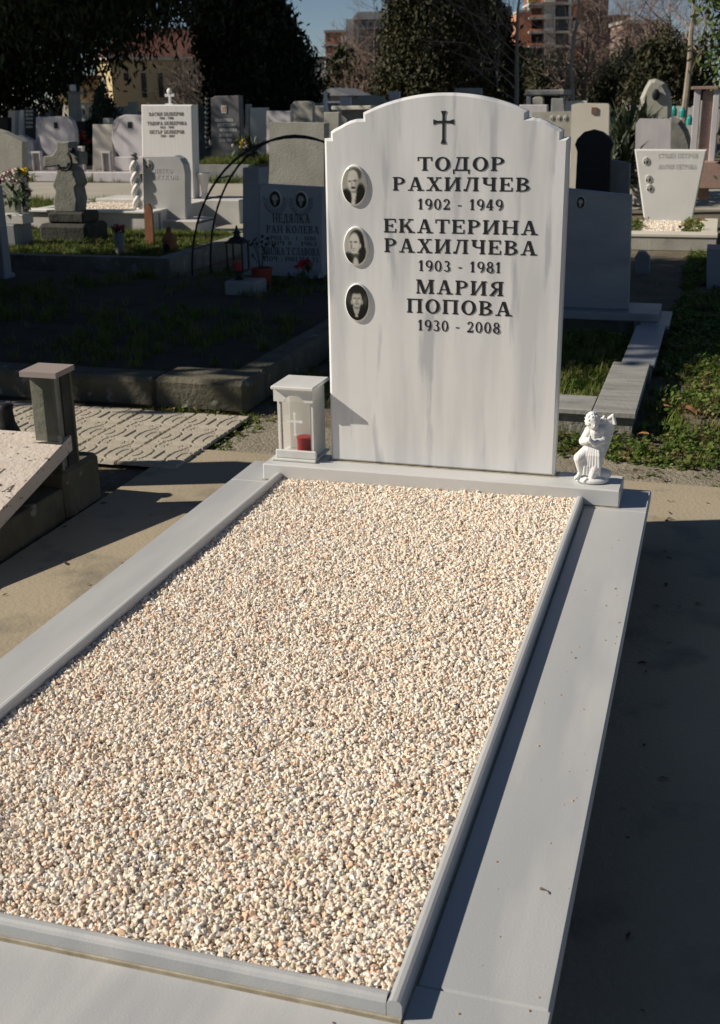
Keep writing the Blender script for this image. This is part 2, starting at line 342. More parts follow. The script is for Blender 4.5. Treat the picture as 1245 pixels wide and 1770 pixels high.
# ---------------------------------------------------------------- scattering through geometry nodes
def proto_collection(name, meshes):
    c = bpy.data.collections.new(name)
    for i, me in enumerate(meshes):
        o = bpy.data.objects.new(name+'_piece', me); c.objects.link(o)
    return c
def scatter(name, pts, rots, scls, coll, kind='stuff', parent=None, mat_=None):
    me = bpy.data.meshes.new(name)
    me.vertices.add(len(pts)); me.vertices.foreach_set('co', np.asarray(pts, np.float32).ravel())
    a = me.attributes.new('rot', 'FLOAT_VECTOR', 'POINT'); a.data.foreach_set('vector', np.asarray(rots, np.float32).ravel())
    a = me.attributes.new('scl', 'FLOAT_VECTOR', 'POINT'); a.data.foreach_set('vector', np.asarray(scls, np.float32).ravel())
    o = bpy.data.objects.new(name, me); COL.objects.link(o)
    ng = bpy.data.node_groups.new(name, 'GeometryNodeTree')
    ng.interface.new_socket('Geometry', in_out='INPUT', socket_type='NodeSocketGeometry')
    ng.interface.new_socket('Geometry', in_out='OUTPUT', socket_type='NodeSocketGeometry')
    N = ng.nodes; gi = N.new('NodeGroupInput'); go = N.new('NodeGroupOutput')
    ci = N.new('GeometryNodeCollectionInfo'); ci.inputs['Collection'].default_value = coll
    ci.inputs['Separate Children'].default_value = True; ci.inputs['Reset Children'].default_value = True
    ip = N.new('GeometryNodeInstanceOnPoints'); ip.inputs['Pick Instance'].default_value = True
    r = N.new('GeometryNodeInputNamedAttribute'); r.data_type = 'FLOAT_VECTOR'; r.inputs['Name'].default_value = 'rot'
    s = N.new('GeometryNodeInputNamedAttribute'); s.data_type = 'FLOAT_VECTOR'; s.inputs['Name'].default_value = 'scl'
    rv = N.new('FunctionNodeRandomValue'); rv.data_type = 'INT'; rv.inputs[4].default_value = 0; rv.inputs[5].default_value = len(coll.objects)-1
    L = ng.links
    L.new(gi.outputs[0], ip.inputs['Points']); L.new(ci.outputs[0], ip.inputs['Instance'])
    L.new(rv.outputs[2], ip.inputs['Instance Index'])
    e = N.new('FunctionNodeEulerToRotation'); L.new(r.outputs['Attribute'], e.inputs[0]); L.new(e.outputs[0], ip.inputs['Rotation'])
    L.new(s.outputs['Attribute'], ip.inputs['Scale']); L.new(ip.outputs[0], go.inputs[0])
    md = o.modifiers.new('scatter', 'NODES'); md.node_group = ng
    if kind: o['kind'] = kind
    if parent is not None:
        o.parent = parent
        r0 = parent
        while r0.parent is not None: r0 = r0.parent
        o.location = -Vector(r0.location)
    return o
def pebble_mesh(seed):
    import bmesh
    b = bmesh.new(); bmesh.ops.create_icosphere(b, subdivisions=2, radius=1)
    rn = random.Random(seed); cuts = [(Vector((rn.gauss(0, 1), rn.gauss(0, 1), rn.gauss(0, 1))).normalized(), rn.uniform(.45, .85)) for _ in range(9)]
    sc = Vector((rn.uniform(.9, 1.35), rn.uniform(.75, 1.0), rn.uniform(.5, .8)))
    for v in b.verts:
        for n_, d_ in cuts:
            e = v.co.dot(n_)-d_
            if e > 0: v.co -= n_*e*.9
        v.co = Vector((v.co.x*sc.x, v.co.y*sc.y, v.co.z*sc.z))
    me = bpy.data.meshes.new('chip'); b.to_mesh(me); b.free(); me.materials.append(M_PEB); return me
PEB = proto_collection('chips', [pebble_mesh(i) for i in range(10)])
def blade_mesh(kind_, seed):
    rn = random.Random(seed); V = []; F = []
    if kind_ == 'grass':
        for i in range(16):
            a = rn.uniform(0, 6.28); r0 = rn.uniform(0, .5); h = rn.uniform(.5, 1.3); lean = rn.uniform(.1, .7); wd = rn.uniform(.03, .06)
            d = Vector((math.cos(a), math.sin(a), 0)); sd = Vector((-d.y, d.x, 0)); b0 = Vector((rn.uniform(-.5, .5), rn.uniform(-.5, .5), 0)); k = len(V)
            for t, ww in ((0, 1), (.5, .8), (1, .05)):
                c = b0+d*lean*t*t*h+Vector((0, 0, h*t*(1-.2*t*lean)))
                V += [c-sd*wd*ww, c+sd*wd*ww]
            F += [(k, k+1, k+3, k+2), (k+2, k+3, k+5, k+4)]
    else:
        for i in range(18):
            a = rn.uniform(0, 6.28); rr = rn.uniform(.1, .9); h = rn.uniform(.12, .75); wd = rn.uniform(.13, .24)
            c = Vector((math.cos(a)*rr, math.sin(a)*rr, h)); n_ = Vector((rn.gauss(0, .5), rn.gauss(0, .5), 1)).normalized()
            t1 = n_.cross(Vector((math.cos(a), math.sin(a), .1))).normalized(); t2 = n_.cross(t1); k = len(V)
            V += [c+t2*wd*1.15, c+t1*wd*.8+t2*wd*.3, c+t1*wd*.6-t2*wd*.7, c-t2*wd*1.0, c-t1*wd*.6-t2*wd*.7, c-t1*wd*.8+t2*wd*.3]
            F.append((k, k+1, k+2, k+3, k+4, k+5))
            k = len(V); g0 = Vector((c.x*.4, c.y*.4, 0)); V += [g0-t1*.012, g0+t1*.012, c+t1*.012, c-t1*.012]; F.append((k, k+1, k+2, k+3))
    me = bpy.data.meshes.new(kind_+'_tuft'); me.from_pydata([tuple(v) for v in V], [], F); me.materials.append(M_GRASS if kind_ == 'grass' else M_WEED); return me
GRASSC = proto_collection('grass_tufts', [blade_mesh('grass', i) for i in range(5)])
WEEDC = proto_collection('weed_tufts', [blade_mesh('weed', i) for i in range(5)]+[blade_mesh('grass', 9)])
def tufts(name, poly, n, size, coll, z, label, cat='grass', thin=None):
    """tufts on the ground inside a polygon in (x, y)"""
    P = np.array(poly); x0, y0 = P.min(0); x1, y1 = P.max(0); out = []
    while len(out) < n:
        x = random.uniform(x0, x1); y = random.uniform(y0, y1); ins = False; j = len(P)-1
        for i in range(len(P)):
            if (P[i][1] > y) != (P[j][1] > y) and x < (P[j][0]-P[i][0])*(y-P[i][1])/(P[j][1]-P[i][1]+1e-12)+P[i][0]: ins = not ins
            j = i
        if not ins: continue
        if thin and noise.noise(Vector((x*thin[0], y*thin[0], 3.1))) < thin[1] and random.random() < .9: out.append(None); continue
        out.append((x, y, z))
    out = [o for o in out if o]
    m_ = len(out); rot = np.stack([RNG.normal(0, .12, m_), RNG.normal(0, .12, m_), RNG.uniform(0, 6.28, m_)], 1)
    s = size*RNG.uniform(.6, 1.35, m_); scl = np.stack([s, s, s*RNG.uniform(.7, 1.3, m_)], 1)
    o = scatter(name, out, rot, scl, coll); tag(o, label, cat); return o

# ================================================================ GROUND
g = MB(); g.add([(-400, -30, G0), (400, -30, G0), (400, 700, G0), (-400, 700, G0)], [(0, 1, 2, 3)])
tag(g.obj('ground', M_SOIL, fix=False), kind='structure')
pad = MB().box(-1.26, 1.9, -4.2, .81, G0-.05, -.25, .006)
tag(pad.obj('concrete_pad', M_PAD), kind='structure')
def sheet(name, pts, z, m, th=.03):
    b = MB(); n = len(pts); b.add([(x, y, z) for x, y in pts]+[(x, y, z-th) for x, y in pts], [tuple(range(n))]+[(i, (i+1) % n, n+(i+1) % n, n+i) for i in range(n)])
    return tag(b.obj(name, m), kind='structure')
sheet('road', [(-60, 11.9), (60, 11.9), (60, 15.7), (-60, 15.7)], G0+.012, M_ROAD)
sheet('path', [(-60, 9.2), (-3.9, 9.2), (-3.9, 10.1), (-60, 10.1)], G0+.012, M_ROAD)
sheet('dirt_path', [(-1.12, .815), (2.4, .815), (2.4, 1.08), (-.2, 1.12), (-1.12, 1.35)], G0+.01, mat('gravelly_dirt', (.30, .26, .19), .95, var=(.21, .18, .13), scale=8, var2=(.38, .34, .27), scale2=60, bump=1, bscale=90))

# ================================================================ THE GRAVE IN FRONT
PH = .054
grave = thing('grave_monument', (0, -1, -.25), 'white marble grave with arched headstone, black Cyrillic lettering and a bed of pale chips', 'grave')
SX0, SX1, SY1 = -.654, .6305, .1105
MB().box(SX0+.03, SX1-.03, -2.46, SY1-.02, -.27, -.085, .002).obj('foundation', M_CONC, grave)
def part_box(name, m, *a, bev=.005, parent=grave, label=None):
    o = MB().box(*a, bev).obj(name, m, parent)
    if label: o['label'] = label
    return o
zt, zb = -PH, -PH-.03
part_box('slab_panel', M_SLAB, SX0, -.5075, -2.11, -.098, zb, zt, bev=.004)
part_box('slab_panel', M_SLAB, .449, SX1, -2.11, -.098, zb, zt, bev=.004)
part_box('slab_panel', M_SLAB, SX0, SX1, -2.49, -2.1815, zb, zt, bev=.004)
part_box('slab_panel', M_SLAB, SX0, SX1, -.097, SY1, zb, zt, bev=.004)
part_box('slab_panel', M_SLAB, SX0, -.5075, -2.1805, -2.111, zb, zt-.0003, bev=.001)
part_box('slab_panel', M_SLAB, .449, SX1, -2.1805, -2.111, zb, zt-.0003, bev=.001)
part_box('plinth', M_PLIN, -.55, .55, -.0808, .0638, -PH+.001, 0, bev=.004)
KT = -PH+.029
def kerb(x0, x1, y0, y1):
    b = MB(); e = .007
    if x1-x0 < y1-y0:
        pr = [(x0, zb), (x0, KT-e), (x0+e*.35, KT-e*.3), (x0+e, KT), (x1-e, KT), (x1-e*.35, KT-e*.3), (x1, KT-e), (x1, zb)]
        V = [(x, y, z) for y in (y0, y1) for x, z in pr]
    else:
        pr = [(y0, zb), (y0, KT-e), (y0+e*.35, KT-e*.3), (y0+e, KT), (y1-e, KT), (y1-e*.35, KT-e*.3), (y1, KT-e), (y1, zb)]
        V = [(x, y, z) for x in (x0, x1) for y, z in pr]
    n = 8; b.add(V, [tuple(range(n)), tuple(range(n, 2*n))]+[(i, (i+1) % n, n+(i+1) % n, n+i) for i in range(n)])
    return b.obj('kerb', M_SLAB, grave)
kerb(-.506, -.485, -2.178, -.0815); kerb(.4265, .447, -2.178, -.0815); kerb(-.484, .4255, -2.1775, -2.157)
jm = MB(); jm.box(-.52, .4465, -2.1813, -2.1782, -PH-.01, -PH+.0025); jm.box(.4475, .4492, -2.18, -.082, -PH-.01, -PH+.0005); jm.box(-.553, .553, -.0845, -.0812, -PH, -PH+.002)
jm.obj('mortar_joint', M_MORTAR, grave)
MB().box(-.36, .36, -.003, .05, 0, .0012).obj('mortar_joint', M_MORTAR, grave)
# headstone outline (x, z)
H0 = .967
half = [(.35, .0015), (.35, H0), (.331, H0), (.331, H0+.018), (.318, H0+.026), (.302, H0+.033), (.287, H0+.041), (.270, H0+.048), (.252, H0+.052), (.233, H0+.052), (.233, H0+.069)]
n_ = 22
rad = (.233**2+.050**2)/(2*.050); cz = H0+.119-rad
for i in range(1, n_):
    x = .233*(1-i/n_*1.0); half.append((x, cz+math.sqrt(rad*rad-x*x)))
out = half+[(0, H0+.119)]+[(-x, z) for x, z in reversed(half)]
head = MB().prism(out, 0, .043, .008).obj('headstone', M_HEAD, grave)
def hz(u, v): p = ony(550+u/2.767, 150+v/2.767, -.001); return p[0], p[2]
LINES = [('ТОДОР', 475, 890, 404, 66), ('РАХИЛЧЕВ', 357, 1012, 501, 66), ('1902 - 1949', 477, 882, 591, 52), ('ЕКАТЕРИНА', 315, 1048, 705, 67), ('РАХИЛЧЕВА', 317, 1045, 801, 68),
         ('1903 - 1981', 480, 873, 888, 52), ('МАРИЯ', 467, 885, 997, 68), ('ПОПОВА', 425, 925, 1091, 68), ('1930 - 2008', 477, 868, 1175, 52)]
for s, ua, ub, vb, h in LINES:
    xa, z1 = hz(ua, vb-6); xb, z2 = hz(ub, vb+3); _, zh = hz((ua+ub)/2, vb-2-h); zz = hz((ua+ub)/2, vb-2)[1]
    text_line(s, xa, xb, zz, zh-zz, -.0002, M_BLACK, head, gap=.2 if s[0] in '12' else .17)
cx_, _ = hz(600, 168); z0 = hz(600, 272)[1]; z1 = hz(600, 115)[1]; za = hz(600, 168)[1]; hw = .029
cr = MB(); cr.prism([(cx_-.0075, z0), (cx_-.0035, z0+.012), (cx_-.0035, z1-.012), (cx_-.0075, z1), (cx_+.0075, z1), (cx_+.0035, z1-.012), (cx_+.0035, z0+.012), (cx_+.0075, z0)], -.0018, .0003)
cr.prism([(cx_-hw, za-.007), (cx_-hw+.011, za-.0032), (cx_+hw-.011, za-.0032), (cx_+hw, za-.007), (cx_+hw, za+.007), (cx_+hw-.011, za+.0032), (cx_-hw+.011, za+.0032), (cx_-hw, za+.007)], -.0016, .0003)
cr.obj('cross_emblem', M_BLACK, head)
# portrait medallions: ceramic oval with a printed portrait
def portrait(kind_, X, Z):
    """grey value for a point of the oval, X and Z in -1..1"""
    def blob(cx, cz, rx, rz, s=.12):
        d = math.hypot((X-cx)/rx, (Z-cz)/rz); return 1/(1+math.exp((d-1)/s))
    def mixv(a, b, t): return a+(b-a)*t
    if kind_ == 0:
        c = .34; c = mixv(c, .07, blob(.08, .56, .60, .36, .05)); c = mixv(c, .60, blob(-.07, .24, .46, .55, .05)); c = mixv(c, .56, blob(-.10, .58, .38, .22, .08))
        c = mixv(c, .34, blob(.47, .16, .10, .17, .1)); c = mixv(c, .24, .7*blob(.26, -.02, .20, .36, .25))
        c = mixv(c, .60, blob(.0, -.75, .26, .50, .06)); c = mixv(c, .015, blob(-.66, -.68, .48, .52, .04)); c = mixv(c, .015, blob(.60, -.50, .40, .62, .04)); c = mixv(c, .015, blob(.50, -.85, .40, .5, .04))
        c = mixv(c, .10, blob(-.34, .22, .13, .045, .2)); c = mixv(c, .08, blob(.10, .25, .17, .05, .2)); c = mixv(c, .30, blob(-.16, .08, .05, .15, .3)); c = mixv(c, .03, blob(-.05, -.12, .21, .065, .15)); c = mixv(c, .12, .8*blob(.03, -.34, .25, .05, .3))
    elif kind_ == 1:
        c = .42; c = mixv(c, .02, blob(.08, .42, .62, .50, .04)); c = mixv(c, .02, blob(.42, .05, .36, .50, .04)); c = mixv(c, .60, blob(-.12, .14, .46, .58, .05)); c = mixv(c, .52, blob(.40, .0, .09, .15, .1))
        c = mixv(c, .02, blob(.62, -.28, .28, .30, .05)); c = mixv(c, .02, blob(-.62, -.66, .52, .34, .05)); c = mixv(c, .02, blob(.52, -.78, .50, .42, .05)); c = mixv(c, .56, blob(-.02, -.95, .22, .34, .08)); c = mixv(c, .06, .9*blob(-.05, -.50, .38, .11, .15))
        c = mixv(c, .07, blob(-.40, .24, .12, .045, .2)); c = mixv(c, .09, blob(.00, .24, .15, .05, .2)); c = mixv(c, .20, blob(-.38, .0, .08, .16, .3)); c = mixv(c, .70, blob(-.20, -.17, .16, .03, .2)); c = mixv(c, .14, blob(-.20, -.12, .19, .02, .3)); c = mixv(c, .14, blob(-.20, -.22, .17, .02, .3))
    else:
        c = .015; c = mixv(c, .06, blob(-.7, .25, .2, .3, .3)); c = mixv(c, .06, blob(.7, .15, .2, .25, .3)); c = mixv(c, .46, blob(-.02, .17, .43, .46, .05)); c = mixv(c, .36, blob(.44, .02, .09, .12, .1)); c = mixv(c, .36, blob(-.46, .02, .09, .12, .1))
        vv = .30*(Z+.95)/.65
        if Z < -.22 and abs(X+.06) < max(0, vv): c = .42
        c = mixv(c, .14, .9*blob(-.02, -.30, .28, .05, .2))
        c = mixv(c, .16, blob(-.2, .24, .13, .05, .25)); c = mixv(c, .16, blob(.16, .24, .13, .05, .25)); c = mixv(c, .58, blob(-.26, .10, .1, .08, .3)); c = mixv(c, .58, blob(.24, .10, .1, .08, .3)); c = mixv(c, .26, blob(-.02, .08, .06, .10, .3)); c = mixv(c, .18, blob(-.02, -.07, .17, .035, .3))
        c = mixv(c, .02, blob(-.02, .70, .52, .22, .08))
    return max(.01, c)
def medallion(u, v, rx, rz, kind_, parent, y=0, dome=.0078, m=None):
    p = ony(u, v, y-.006); c = (p[0], p[2]); b = MB(); N = 40
    prof = [(1.0, -.0002), (1.0, -.45), (.965, -.72), (.92, -.84)]
    V = [(c[0]+rx*f*math.cos(2*math.pi*i/N), y+dome*d, c[1]+rz*f*math.sin(2*math.pi*i/N)) for f, d in prof for i in range(N)]
    b.add(V, [(r_*N+i, r_*N+(i+1) % N, (r_+1)*N+(i+1) % N, (r_+1)*N+i) for r_ in range(3) for i in range(N)])
    me_o = b.obj('portrait_medallion', M_CER, parent, smooth=True)
    if kind_ is None: kind_ = 2
    # printed disc as one finely divided cap
    K = 30; V = []; C = []; Fc = []
    for i in range(K+1):
        f = .92*i/K
        for j in range(N):
            X = f*math.cos(2*math.pi*j/N); Z = f*math.sin(2*math.pi*j/N)
            V.append((c[0]+rx*X, y-dome*(.84+.16*(1-(f/.92)**2)), c[1]+rz*Z)); g_ = portrait(kind_, X/.92, Z/.92); C.append((g_, g_*.97, g_*.86, 1))
    for i in range(K):
        for j in range(N): Fc.append((i*N+j, i*N+(j+1) % N, (i+1)*N+(j+1) % N, (i+1)*N+j))
    q = MB(); q.add(V, Fc); root = parent
    while root.parent is not None: root = root.parent
    # join both into one mesh: frame first
    k = len(b.v); b.add(V, Fc); bpy.data.objects.remove(me_o)
    o = b.obj('portrait_medallion', M_CER, parent, smooth=True, fix=False)
    o.data.materials.append(M_VC)
    mi = [0]*(3*N)+[1]*(K*N); o.data.polygons.foreach_set('material_index', mi)
    at = o.data.color_attributes.new('print', 'FLOAT_COLOR', 'POINT')
    at.data.foreach_set('color', np.array([(0.8, .8, .8, 1)]*k+C, np.float32).ravel())
    return o
for (u, v, kd, lb) in ((612, 320.5, 0, 'oval photo of a balding man with a moustache'), (615.2, 425.8, 1, 'oval photo of a dark-haired woman turned left'), (617.6, 523, 2, 'oval photo of a smiling woman in a dark jacket')):
    o = medallion(u, v, .0385, .0575, kd, head); o['label'] = lb
# loose chips
def chip_bed(name, x0, x1, y0, y1, zf, step, r, label, extra=.45, parent=None):
    nx, ny = int((x1-x0)/step), int((y1-y0)/step); X, Y = np.meshgrid(np.linspace(x0, x1, nx), np.linspace(y0, y1, ny))
    X = X.ravel()+RNG.uniform(-.5, .5, nx*ny)*step; Y = Y.ravel()+RNG.uniform(-.5, .5, nx*ny)*step; Z = np.array([zf(a, b) for a, b in zip(X, Y)])+RNG.uniform(-.35, .35, nx*ny)*r
    k = int(extra*nx*ny); X2 = RNG.uniform(x0, x1, k); Y2 = RNG.uniform(y0, y1, k); Z2 = np.array([zf(a, b) for a, b in zip(X2, Y2)])+RNG.uniform(.4, 1.0, k)*r
    X, Y, Z = np.r_[X, X2], np.r_[Y, Y2], np.r_[Z, Z2]; n = len(X)
    X = np.clip(X, x0+r*.6, x1-r*.6); Y = np.clip(Y, y0+r*.6, y1-r*.6)
    s = r*np.clip(RNG.lognormal(0, .30, n), .55, 1.8)
    rot = np.stack([RNG.normal(0, .7, n), RNG.normal(0, .7, n), RNG.uniform(0, 6.28, n)], 1)
    return tag(scatter(name, np.stack([X, Y, Z], 1), rot, np.stack([s]*3, 1), PEB), label, 'gravel')
def zf0(x, y):
    t = (x+.485)/.91; z = -PH+.004+.010*t+.006*min(1, max(0, (-.9-y)/1.0))
    z += .006*math.exp(-((y+.13)/.06)**2)*(1-.5*t)
    return z+.004*noise.noise(Vector((x*7, y*7, 0)))+.0025*noise.noise(Vector((x*20, y*20, 5)))
bed = MB(); nx, ny = 12, 24
V = [(-.4848+.911*i/nx, -2.1565+2.075*j/ny, zf0(-.4848+.911*i/nx, -2.1565+2.075*j/ny)-.006) for j in range(ny+1) for i in range(nx+1)]
bed.add(V, [(j*(nx+1)+i, j*(nx+1)+i+1, (j+1)*(nx+1)+i+1, (j+1)*(nx+1)+i) for j in range(ny) for i in range(nx)])
tag(bed.obj('gravel_base', M_PEBB, fix=False), kind='structure')
chip_bed('gravel', -.4845, .426, -2.156, -.0825, zf0, .0058, .0040, 'cream, peach and white marble chips filling the kerbed grave bed')

# small debris on the right marble panel
db = MB(); rn = random.Random(5)
for i in range(40):
    x = rn.uniform(.50, .622) if rn.random() < .8 else rn.uniform(.46, .62); y = rn.uniform(-2.15, -.3); r_ = rn.uniform(.0008, .0020)
    db.ell((x, y, zt+r_*.35), (r_*rn.uniform(1, 1.8), r_, r_*.5), 6, 4, Matrix.Rotation(rn.uniform(0, 3), 3, 'Z'))
for i in range(14):
    x = rn.uniform(-.45, .4); y = rn.uniform(-2.4, -2.2); r_ = rn.uniform(.001, .0022); db.ell((x, y, zt+r_*.35), (r_*1.6, r_, r_*.5), 6, 4)
tag(db.obj('seed_husks', mat('dry_husk', (.50, .33, .19), .8, var=(.12, .08, .05), scale=30, fac=(.5, .6))), 'tiny dry brown seed husks strewn over the marble panels', 'debris', kind='stuff')
tw = MB(); p = onz(941, 1540, zt); tw.tube([(p[0]-.006, p[1]+.002, zt+.002), (p[0], p[1], zt+.003), (p[0]+.006, p[1]-.002, zt+.002), (p[0]+.008, p[1]-.007, zt+.0015)], [.0022, .0011, .0009, .0006], 6)
tag(tw.obj('twig', M_BARK, loc=p), 'tiny dark curled twig lying on the right marble panel', 'twig')

lt = MB(); rn = random.Random(15)
for i in range(90):
    if i < 45: x, y = rn.uniform(.66, 1.5), rn.uniform(-2.2, .75)
    elif i < 65: x, y = rn.uniform(-1.24, -.68), rn.uniform(-1.2, .78)
    else: x, y = rn.choice([rn.uniform(.665, .70), rn.uniform(-1.25, -1.2)]), rn.uniform(-1.6, .6)
    s_ = rn.uniform(.004, .017); a_ = rn.uniform(0, 6.28); d = Vector((math.cos(a_), math.sin(a_), 0)); e_ = Vector((-d.y, d.x, 0)); c = Vector((x, y, -.2485)); w_ = rn.uniform(.2, .5)
    lt.add([c-d*s_, c+e_*s_*w_+Vector((0, 0, s_*.4)), c+d*s_+Vector((0, 0, s_*.2)), c-e_*s_*w_+Vector((0, 0, s_*.25))], [(0, 1, 3), (1, 2, 3)])
tag(lt.obj('leaf_litter', mat('old_leaf_bits', (.13, .08, .045), .9, var=(.05, .035, .02), scale=20), fix=False), 'small dry leaf fragments and grit scattered on the concrete beside the grave', 'leaf litter', kind='stuff')

# ================================================================ MARBLE LANTERN on the plinth
lan = thing('grave_lantern', (-.457, .01, 0), 'white marble candle house with glass front standing left of the headstone', 'grave lantern')
lx0, lx1, ly0, ly1 = -.512, -.395, -.028, .085
M_LAN = mat('lantern_marble', (.72, .72, .69), .45, var=(.60, .60, .57), scale=9, stretch=(1, 1, .4))
MB().box(-.532, -.386, -.045, .10, .001, .009, .002).obj('base', M_LAN, lan)
MB().box(lx0-.009, lx1+.009, ly0-.009, ly0+.0, .009, .036, .003).obj('front_sill', M_LAN, lan)
MB().box(lx1-.012, lx1, ly0+.0015, ly1, .0095, .231, .002).obj('side_panel', M_LAN, lan)
MB().box(lx0+.003, lx0+.012, ly0+.0015, ly0+.011, .0095, .231, .002).obj('corner_post', M_LAN, lan)
MB().box(lx0+.0, lx1-.0125, ly1-.012, ly1, .0095, .231, .002).obj('back_panel', M_LAN, lan)
f = MB(); pts = [(lx0-.009, .232), (lx0-.009, .192)]
for i in range(0, 13):
    a = math.pi*(1-i/12); pts.append(((lx0+lx1)/2+.032*math.cos(a), .190+.022*math.sin(a)+(.001)))
pts += [(lx1+.002, .192), (lx1+.002, .232)]
f.prism(pts, ly0-.010, ly0-.0005).obj('arched_fascia', M_LAN, lan)
MB().box(-.523, -.384, -.056, .105, .232, .244, .003).obj('roof_slab', M_LAN, lan)
g = MB(); g.add([(lx0+.004, ly0-.0002, .0365), (lx1-.0125, ly0-.0002, .0365), (lx1-.0125, ly0-.0002, .191), (lx0+.004, ly0-.0002, .191)], [(0, 1, 2, 3)]); g.obj('glass_pane', M_GLASS, lan)
M_GLOWGL = bpy.data.materials.new('glow_tinted_glass'); M_GLOWGL.use_nodes = True; _n = M_GLOWGL.node_tree  # pinkish translucency added to make the candle house interior look brighter
_t = _n.nodes.new('ShaderNodeBsdfTransparent'); _t.inputs[0].default_value = (.85, .84, .82, 1); _l = _n.nodes.new('ShaderNodeBsdfTranslucent'); _l.inputs[0].default_value = (.75, .70, .66, 1)
_mx = _n.nodes.new('ShaderNodeMixShader'); _mx.inputs[0].default_value = .5; _n.links.new(_t.outputs[0], _mx.inputs[1]); _n.links.new(_l.outputs[0], _mx.inputs[2]); _n.links.new(_mx.outputs[0], _n.nodes['Material Output'].inputs[0])
g = MB(); g.add([(lx0-.001, ly0, .01), (lx0-.001, ly1, .01), (lx0-.001, ly1, .231), (lx0-.001, ly0, .231)], [(0, 1, 2, 3)]); g.obj('side_glass', M_GLOWGL, lan)
cx_, cz_ = -.457, .128; c = MB(); yy = ly0-.0016
c.prism([(cx_-.0028, cz_-.042), (cx_+.0028, cz_-.042), (cx_+.0028, cz_+.022), (cx_-.0028, cz_+.022)], yy, yy+.0008); c.prism([(cx_-.021, cz_-.0028), (cx_+.021, cz_-.0028), (cx_+.021, cz_+.0028), (cx_-.021, cz_+.0028)], yy-.0001, yy+.0008)
for (dx, dz) in ((0, .024), (0, -.042), (.021, 0), (-.021, 0)):
    c.prism([(cx_+dx-.0065, cz_+dz), (cx_+dx, cz_+dz-.0065), (cx_+dx+.0065, cz_+dz), (cx_+dx, cz_+dz+.0065)], yy-.0002, yy+.0008)
c.obj('cross_emblem', M_CER, lan)
cn = thing('candle_cup', (-.446, .03, .009), 'red plastic candle cup inside the white marble candle house', 'candle')
MB().lathe([(.023, 0), (.024, .002), (.025, .045), (.025, .048), (.0265, .049), (.0265, .054), (.021, .056), (.001, .056)], (-.446, .03, .0098), 24).obj('cup', M_RED, cn, smooth=False)

